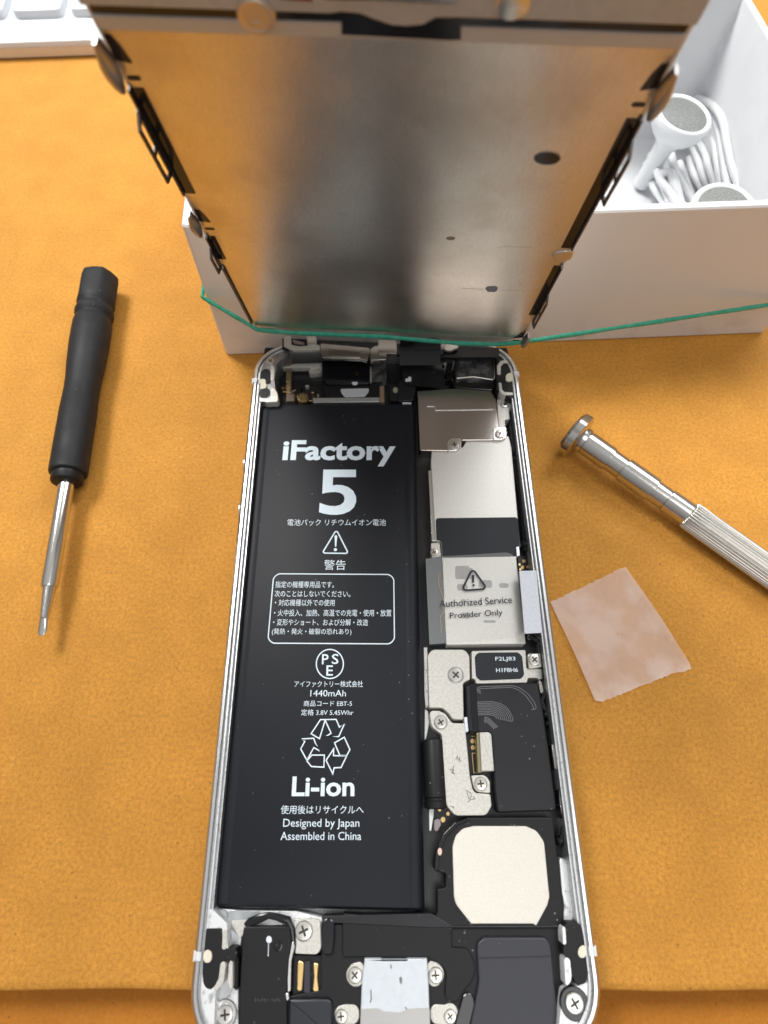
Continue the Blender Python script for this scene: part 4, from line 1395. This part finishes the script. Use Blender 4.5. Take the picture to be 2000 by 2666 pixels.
b.lathe(DF.w((x, v, 0.9)), DF.w((x, v, 3)), [(0, 1.5), (0.5, 1.5), (0.6, 1.3), (0.6, 0.001)], 30, 0, (True, False))
b.build('bracket_screw', M['steel'], disp)

# earpiece bracket and cables at the lower end, by the phone
b = B()


def low(view, pts, z, th, mt, name, r=0.3, bv=0.12):
    bb = B()
    bb.prism(fillet(q(view, pts, z), r), z - th, z, bv)
    return bb.build(name, mt, disp)


low('G', [(935, 232), (1490, 285), (1500, 330), (1470, 435), (1400, 415), (960, 400), (930, 330)], 9.4, 0.8, M['knob'], 'earpiece_bracket')
low('G', [(1025, 292), (1395, 320), (1392, 402), (1040, 388)], 9.6, 0.3, M['dark_shield'], 'earpiece_window', 0.3)
low('G', [(1500, 300), (1560, 262), (1680, 262), (1690, 420), (1500, 430)], 9.2, 1.2, M['knob'], 'earpiece_bracket')
low('G', [(520, 145), (600, 150), (605, 250), (700, 265), (930, 245), (930, 300), (640, 310), (520, 250)], 9.8, 0.8, M['bracket'], 'sensor_bracket')
low('G', [(780, 150), (890, 150), (895, 235), (785, 240)], 10.4, 0.7, M['steel'], 'sensor_post')
low('G', [(600, 180), (760, 225), (750, 245), (640, 235)], 10.0, 0.3, mat('mauve_metal', (0.36, 0.30, 0.32), 0.35, 0.8), 'sensor_flex')
low('H', [(320, 190), (420, 195), (590, 205), (585, 240), (330, 232)], 10.4, 0.6, M['bracket'], 'cable_clamp')
low('H', [(600, 200), (700, 190), (720, 240), (640, 270), (560, 260)], 9.4, 0.6, M['steel'], 'cable_clamp', 0.5)
low('H', [(-60, 160), (120, 170), (128, 300), (-60, 290)], 9.6, 0.9, M['knob'], 'earpiece_bracket')
bb = B()
bb.prism(q('X', [(735, 880), (1300, 905), (1300, 930), (1180, 930), (735, 905)], 8.4), 7.6, 8.4, 0.1)
bb.build('cable_bundle', M['gloss'], disp)
bb = B()
rings = []
for t in range(7):
    a = t / 6
    y = 57.5 - 2.5 * a + 0
    z = 13.5 - 6.0 * a
    rings.append([np.array((x, y + 1.2 * math.sin(a * 3.1), z)) for x in np.linspace(3, 12, 8)])
bb.loft(rings, False, (False, False))
bb.build('hinge_cable', M['gloss'], disp, 70)

# ================================================================== WHITE BOX
ang = math.radians(2.66)
bx, by = np.array([math.cos(ang), math.sin(ang)]), np.array([-math.sin(ang), math.cos(ang)])
BO = np.array([-38.1, 64.3])
BW, BD, BH = 131.3, 75.0, 36.0
box = thing('box_tray', (*(BO + bx * BW / 2 + by * BD / 2), 0), 'open white cardboard box holding earphones, standing behind the upright display', 'box')
BF = Frame((*BO, 0), (*bx, 0), (*by, 0), (0, 0, 1))


def rect(d, r, extra=0):
    return fillet([(d, d), (BW - d, d), (BW - d, BD - d), (d, BD - d)], r, 4)


b = B()
th = 1.9
loops = [(rect(0.35, 0.8), 0), (rect(0, 0.9), 0.4), (rect(0, 0.9), BH - 0.35), (rect(0.25, 0.8), BH), (rect(th - 0.2, 0.5), BH), (rect(th, 0.5), BH - 0.3), (rect(th, 0.5), 2.0)]
lp = [[BF.w((p[0], p[1], z)) for p in l] for l, z in loops]
b.loft(lp[:4], True, (True, False))
b.loft(lp[3:], True, (False, True), 1)


def card_material():
    mt = mat('white_card_box', (0.76, 0.735, 0.715), 0.55, bump=(45, 0.10))
    nt = mt.node_tree
    bs = nt.nodes['Principled BSDF']
    tc = nt.nodes.new('ShaderNodeTexCoord')
    sep = nt.nodes.new('ShaderNodeSeparateXYZ')
    nt.links.new(tc.outputs['Object'], sep.inputs[0])
    t = nt.nodes.new('ShaderNodeTexNoise')
    t.inputs['Scale'].default_value = 2.2
    t.inputs['Detail'].default_value = 6
    nt.links.new(tc.outputs['Object'], t.inputs['Vector'])
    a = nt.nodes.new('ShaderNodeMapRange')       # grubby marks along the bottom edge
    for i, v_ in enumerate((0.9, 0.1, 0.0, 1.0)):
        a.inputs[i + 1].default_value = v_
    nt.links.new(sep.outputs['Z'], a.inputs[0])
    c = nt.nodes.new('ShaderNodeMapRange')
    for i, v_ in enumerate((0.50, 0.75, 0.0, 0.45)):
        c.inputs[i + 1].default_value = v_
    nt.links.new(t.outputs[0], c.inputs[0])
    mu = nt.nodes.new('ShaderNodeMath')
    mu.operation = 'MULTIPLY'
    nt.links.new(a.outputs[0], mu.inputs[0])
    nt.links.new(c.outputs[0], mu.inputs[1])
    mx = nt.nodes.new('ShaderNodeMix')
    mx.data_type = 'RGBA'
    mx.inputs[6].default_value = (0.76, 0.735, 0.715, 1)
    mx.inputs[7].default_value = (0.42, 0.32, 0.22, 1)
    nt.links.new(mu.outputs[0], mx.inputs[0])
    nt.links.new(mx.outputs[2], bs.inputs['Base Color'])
    return mt


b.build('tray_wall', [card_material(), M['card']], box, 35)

# ---------------------------------------------------------------- earphones in the box
ear = thing('earphones', (*un(1784, 309, 22), 2), 'white wired earphones with grey mesh lying coiled in the white box', 'earphones')


def bud(c, down, r):
    c, down = np.array(c, float), np.array(down, float)
    down /= np.linalg.norm(down)
    bb = B()
    bb.lathe(c, c + down, [(-0.15, r * 0.80), (-0.5, r * 0.86), (-0.55, r * 0.93), (-0.1, r * 1.0), (1.2, r * 1.0), (3.2, r * 0.93), (5.0, r * 0.72), (6.6, r * 0.48), (8.5, r * 0.36), (11, r * 0.32), (20, r * 0.30), (20.3, r * 0.2)], 40)
    o = bb.build('earbud', M['earbud'], ear, 50)
    bb = B()
    bb.lathe(c, c + down, [(-0.2, r * 0.82), (-0.45, r * 0.6), (-0.6, r * 0.3), (-0.65, 0.001)], 36, 0, (True, False))
    bb.build('grille', M['mesh'], o, 60)


e1 = np.array((*un(1600 + 500 / 2.765, 150 + 415 / 2.765, 23), 23))
bud(e1, (-0.12, 0.10, -1.0), 7.2)
e2 = np.array((*un(1600 + 788 / 2.765, 150 + 1085 / 2.765, 25), 25))
bud(e2, (0.05, 0.15, -1.0), 6.9)


def cable(pts, z_list, r=1.15):
    P = [np.array((*un(1600 + x / 2.765, 150 + y / 2.765, z), z)) for (x, y), z in zip(pts, z_list)]
    Q_ = []
    for i in range(len(P) - 1):          # smooth the run
        p0, p1, p2, p3 = P[max(i - 1, 0)], P[i], P[i + 1], P[min(i + 2, len(P) - 1)]
        for k in range(6):
            t = k / 6
            Q_.append(0.5 * ((2 * p1) + (-p0 + p2) * t + (2 * p0 - 5 * p1 + 4 * p2 - p3) * t * t + (-p0 + 3 * p1 - 3 * p2 + p3) * t ** 3))
    Q_.append(P[-1])
    bb = B()
    bb.tube(Q_, r * 0.76, 10)
    bb.build('cable', M['earbud'], ear, 70)


cable([(590, 290), (700, 340), (775, 450), (810, 620), (850, 800), (900, 950), (930, 1100)], [14, 16, 17, 16, 14, 12, 11], 1.3)
cable([(600, 310), (690, 380), (745, 500), (775, 680), (800, 850), (830, 1000), (850, 1100)], [12, 14, 14, 13, 12, 10, 9], 1.3)
cable([(640, 380), (700, 520), (725, 650), (745, 800), (770, 950), (790, 1100)], [9, 11, 11, 10, 9, 8], 1.25)
cable([(600, 600), (650, 690), (680, 800), (720, 930), (745, 1080)], [8, 9, 9, 8, 7], 1.2)
cable([(560, 640), (610, 760), (640, 860), (690, 980), (720, 1100)], [6, 7, 7, 6, 6], 1.2)
cable([(300, 660), (330, 800), (350, 900), (390, 1000), (420, 1120)], [7, 9, 9, 8, 7], 1.5)
cable([(260, 700), (290, 820), (310, 930), (350, 1040), (380, 1150)], [5, 6, 6, 6, 6], 1.3)
cable([(470, 760), (500, 860), (540, 960), (580, 1060), (600, 1150)], [7, 8, 8, 8, 7], 1.3)
cable([(330, 850), (400, 830), (440, 920), (470, 1040), (500, 1150)], [10, 11, 11, 9, 8], 1.6)
cable([(815, 560), (880, 700), (940, 850), (985, 960), (1020, 1060)], [4.5, 5, 5, 5, 5], 0.8)

cable([(230, 760), (250, 860), (300, 960), (380, 1060), (470, 1130)], [4, 5, 6, 6, 6], 1.3)
cable([(300, 780), (330, 880), (400, 960), (450, 1060), (520, 1150)], [9, 10, 10, 9, 8], 1.3)
cable([(410, 700), (440, 820), (500, 930), (560, 1020), (640, 1120)], [9, 10, 10, 9, 8], 1.3)
cable([(540, 720), (570, 830), (620, 930), (660, 1020), (680, 1100)], [4, 5, 5, 5, 5], 1.2)
cable([(690, 420), (770, 560), (800, 720), (830, 880), (880, 1040)], [8, 9, 9, 8, 7], 1.25)
cable([(820, 540), (900, 720), (970, 880), (1010, 990)], [9, 8, 7, 6], 0.7)
cable([(480, 640), (560, 610), (640, 640), (700, 740), (720, 880), (700, 1010)], [6, 7, 7, 7, 6, 6], 1.2)

# ================================================================== GREEN RUBBER BAND
left_c = at_y(529.5, 772, 64.0)
zl = left_c[2]
pR = at_y(2000, 777, 70.3)
zr_ = pR[2] - 0.2
path = []


def seg(a, b_, n=5):
    a, b_ = np.array(a, float), np.array(b_, float)
    return [a + (b_ - a) * k / n for k in range(n)]


c_bl, c_br = BF.w((-0.45, -0.45, zl)), BF.w((BW + 0.6, -0.6, zr_))
c_fr, c_fl = BF.w((BW + 0.6, BD + 0.6, 20)), BF.w((-0.45, BD + 0.6, 18))
dpts = [DF.w((u, v, 0.75)) for u, v in dq('X', [(668, 857), (676, 859), (756, 866), (880, 871), (1000, 876), (1108, 886), (1190, 893), (1290, 896), (1352, 892)], 0.75)]
for a, b_ in ((c_bl, dpts[0]),):
    path += seg(a, b_, 8)
for a, b_ in zip(dpts, dpts[1:]):
    path += seg(a, b_, 3)
path += seg(dpts[-1], c_br, 12) + seg(c_br, c_fr, 6) + seg(c_fr, c_fl, 8) + seg(c_fl, c_bl, 6)
b = B()
rad = [0.55 + 0.07 * math.sin(i * 1.7) for i in range(len(path))]
b.tube(path, rad, 8, True, ell=(0.7, 1.0))
tag(b.build('rubber_band', M['rubber'], None, 60), 'thin green rubber band stretched round the white box and the display', 'rubber band')

# ================================================================== KEYBOARD
k0, k1 = un(0, 156, 0), un(250, 147, 0)
kd = np.array(k1) - np.array(k0)
kd /= np.linalg.norm(kd)
kn = np.array([-kd[1], kd[0]])
KF = Frame((*k0, 0), (*kd, 0), (*kn, 0), (0, 0, 1))
kb = thing('keyboard', (*k0, 0), 'white keyboard at the far left edge of the board', 'keyboard')
ztop = at_y(100, 112, k0[1])[2]
b = B()
xs0, xs1 = -260, 46
sec = [(0.5, 0.3), (0, 0.8), (0, ztop - 0.6), (0.25, ztop - 0.15), (0.9, ztop), (118, ztop + 4), (118.6, ztop + 3.4), (118.6, 0.3)]
b.loft([[KF.w((x, y, z)) for y, z in sec] for x in (xs0, xs0 + 0.3, xs1 - 0.3, xs1)], True, (True, True))
b.build('keyboard_body', M['kb'], kb)
b = B()
b.prism([(xs0 + 0.5, -0.12), (xs1 - 0.3, -0.12), (xs1 - 0.3, 0.05), (xs0 + 0.5, 0.05)], 0.5, ztop * 0.72, 0.03, KF)
b.build('front_band', M['kbside'], kb)
zk = ztop + 0.6
ky = un(40, 27, zk + 2.2)
kyl = (np.array(ky) - np.array(k0)) @ kn
gx0 = (np.array(un(20, 20, zk + 2)) - np.array(k0)) @ kd
gx1 = (np.array(un(171, 15, zk + 2)) - np.array(k0)) @ kd
pitch = gx1 - gx0
keys0 = None
for row in range(5):
    for col in range(-9, 2):
        if row == 0 and not -3 <= col <= 1:
            pass
        x0 = gx0 + pitch * col + (row * 0.27 * pitch)
        y0 = kyl + row * pitch * 0.98
        if x0 + pitch > xs1 - 1:
            continue
        if keys0 is None:
            bb = B()
            w_ = pitch - 3.0
            base = fillet([(x0 + 1.5, y0), (x0 + 1.5 + w_, y0), (x0 + 1.5 + w_, y0 + w_), (x0 + 1.5, y0 + w_)], 1.4)
            bb.prism(base, zk - 0.8, zk + 2.2, 0.5, KF)
            keys0 = bb.build('key', M['kb'], kb)
            ref = (x0, y0, row)
        else:
            d = KF.U * (x0 - ref[0]) + KF.V * (y0 - ref[1]) + np.array((0, 0, (row - ref[2]) * 0.6))
            copy_part(keys0, kb, d)

# ================================================================== BLACK SCREWDRIVER
hz = 4.5
h0 = np.array((*q1('M', 437, 92, hz), hz))
h1 = np.array((*q1('M', 255, 1252, hz), hz))
t1 = np.array((*q1('M', 104, 2112, hz), hz))
sd = thing('screwdriver', tuple((h0 + h1) / 2 * (1, 1, 0)), 'small screwdriver with a black ribbed rubber handle lying left of the phone', 'screwdriver', 'screwdrivers on the board')
hl = np.linalg.norm(h1 - h0)
ax = (t1 - h0) / np.linalg.norm(t1 - h0)
total = np.linalg.norm(t1 - h0)


def hexish(th, t):
    if t > 9.5:
        return 1.0
    k = max(0.0, min(1.0, (9.5 - t) / 2.0))
    a = (th % (math.pi / 3)) - math.pi / 6
    return 1.0 - k * (1 - math.cos(math.pi / 6) / math.cos(a)) * 0.5


b = B()
H_ = hl
prof = [(0.0, 2.6), (0.15, 3.9), (0.6, 4.35), (1.2, 4.45), (7.5, 4.4), (9.0, 4.3), (9.6, 4.0), (10.1, 3.82), (10.6, 3.85), (11.1, 4.15), (11.7, 4.3), (12.5, 4.28), (13.1, 3.95), (13.6, 3.78), (14.1, 3.82), (14.6, 4.1), (15.3, 4.28), (18, 4.28),
        (22, 4.25), (27, 4.02), (31, 3.72), (34, 3.62), (37, 3.66), (40, 3.78), (H_ - 3.0, 3.74), (H_ - 2.3, 3.68), (H_ - 2.0, 3.3)]
prof = [(t * 1.0, r_) for t, r_ in prof if t <= H_]
b.lathe(h0, h0 + ax, prof, 48, 0, (True, True), ripple=hexish)
b.build('handle', M['handle'], sd, 40)
b = B()
b.lathe(h0, h0 + ax, [(H_ - 2.1, 3.1), (H_ - 0.4, 3.1), (H_ - 0.15, 2.95), (H_, 2.6), (H_ + 0.05, 1.7)], 36)
b.build('collar', M['black'], sd, 35)
b = B()
sh_end = np.linalg.norm(np.array((*q1('M', 150, 1840, hz), hz)) - h0)
b.lathe(h0, h0 + ax, [(H_ - 0.3, 1.55), (sh_end - 0.25, 1.55), (sh_end, 1.45), (sh_end + 0.02, 1.18), (sh_end + 3.2, 0.98), (sh_end + 6, 0.75)], 32, 0, (False, True))
rings = []
sidev = np.cross(ax, (0, 0, 1.0))
for t, w_, h_ in ((sh_end + 6, 0.75, 0.75), (total - 3.0, 0.8, 0.45), (total - 0.8, 0.8, 0.22), (total, 0.5, 0.12)):
    c = h0 + ax * t
    rings.append([c + sidev * (w_ * math.cos(2 * math.pi * k / 12)) + np.array((0, 0, 1.0)) * (h_ * math.sin(2 * math.pi * k / 12)) for k in range(12)])
b.loft(rings)
b.build('shaft', M['chrome'], sd, 40)

# ================================================================== SILVER SCREWDRIVER
za, zb = 5.1, 3.4
s0 = np.array((*q1('N', 262, 350, za), za))
s1 = np.array((*q1('X', 2000, 1486, zb), zb))
sl_ = np.linalg.norm(s1 - s0)
ax2 = (s1 - s0) / sl_
s2 = thing('screwdriver', tuple(s0 * (1, 1, 0)), 'silver metal screwdriver with a knurled grip and flat round end, right of the phone', 'screwdriver', 'screwdrivers on the board')


def along(x, y):
    p = np.array((*q1('N', x, y, 4.3), 4.3))
    return (p - s0) @ ax2


def facet(th, t):
    a = (th % (math.pi / 4)) - math.pi / 8
    return math.cos(math.pi / 8) / math.cos(a) * 0.5 + 0.5


b = B()
b.lathe(s0, s0 + ax2, [(-1.7, 3.4), (-1.5, 4.4), (-0.9, 5.0), (0.6, 5.05), (1.0, 4.6), (1.3, 3.6), (1.6, 2.4)], 48, ripple=facet)
b.build('end_cap', M['chrome2'], s2, 30)
b = B()
l1, l2, l3, l4, l5, l6 = (along(*p) for p in ((315, 415), (480, 520), (580, 575), (780, 715), (880, 775), (1020, 885)))
prof = [(1.3, 2.75), (1.7, 2.9), (l1 - 0.15, 2.75), (l1 - 0.02, 2.45), (l1 + 0.1, 2.45), (l1 + 0.15, 2.62), (l2, 2.62), (l2 + 0.05, 2.35), (l3 - 0.2, 2.35), (l3 - 0.1, 2.2), (l3, 2.2), (l3 + 0.05, 2.62),
        (l4, 2.62), (l4 + 0.08, 2.3), (l5 - 0.15, 2.3), (l5 - 0.05, 2.15), (l5 + 0.03, 2.15), (l5 + 0.08, 2.5), (l6, 2.5)]
b.lathe(s0, s0 + ax2, prof, 40)
b.build('barrel', M['chrome2'], s2, 30)
b = B()


def knurl(th, t):
    return 1.0 + 0.045 * (1 if math.sin(th * 30) > 0 else -1)


grip_end = sl_ + 45
pr = [(l6 - 0.1, 2.3), (l6, 2.55), (l6 + 0.3, 2.72)]
t = l6 + 0.8
pr += [(t + k * (grip_end - t) / 20, 2.78) for k in range(20)] + [(grip_end - 0.5, 2.75), (grip_end, 2.5)]
b.lathe(s0, s0 + ax2, pr, 240, ripple=lambda th, t: (1.0 + 0.06 * max(-1, min(1, 3 * math.sin(th * 30)))))
b.build('knurled_grip', M['chrome'], s2, 180)
b = B()
b.lathe(s0, s0 + ax2, [(grip_end - 0.2, 2.2), (grip_end + 3, 2.2), (grip_end + 4, 1.2), (grip_end + 30, 1.2), (grip_end + 34, 0.4)], 24)
b.build('shaft', M['chrome'], s2, 40)

# ================================================================== PIECE OF TAPE
b = B()
corners = [(84, 1478), (592, 1240), (700, 1400), (1025, 1890), (1038, 1935), (920, 1960), (440, 2152), (385, 2145)]
P = q('N', corners, 0.12)
jag = []
for i in range(len(P)):
    a, c = np.array(P[i]), np.array(P[(i + 1) % len(P)])
    L_ = np.linalg.norm(c - a)
    torn = i in (0, 4, 5)
    n = max(1, int(L_ / (0.5 if torn else 3)))
    for k in range(n):
        p = a + (c - a) * k / n
        nrm = np.array((-(c - a)[1], (c - a)[0])) / L_
        jag.append(p + nrm * (random.uniform(-0.14, 0.14) if torn and k else random.uniform(-0.02, 0.02)))
cen = sum(jag) / len(jag)
rings = []
for f_, lift in ((1.0, 1.0), (0.93, 0.45), (0.8, 0.1), (0.5, 0.0), (0.2, 0.15), (0.03, 0.2)):
    row = []
    for k, p in enumerate(jag):
        d = p - cen
        curl = 0.28 + 0.55 * max(0.0, math.sin(math.atan2(d[1], d[0]) * 2 + 0.8))
        row.append(np.array((*(cen + d * f_), 0.08 + lift * curl)))
    rings.append(row)
b.loft(rings, True, (False, True))
o = b.build('tape_piece', M['tape'], None, 30)
tag(o, 'torn square of pinkish translucent tape on the board right of the phone', 'tape')
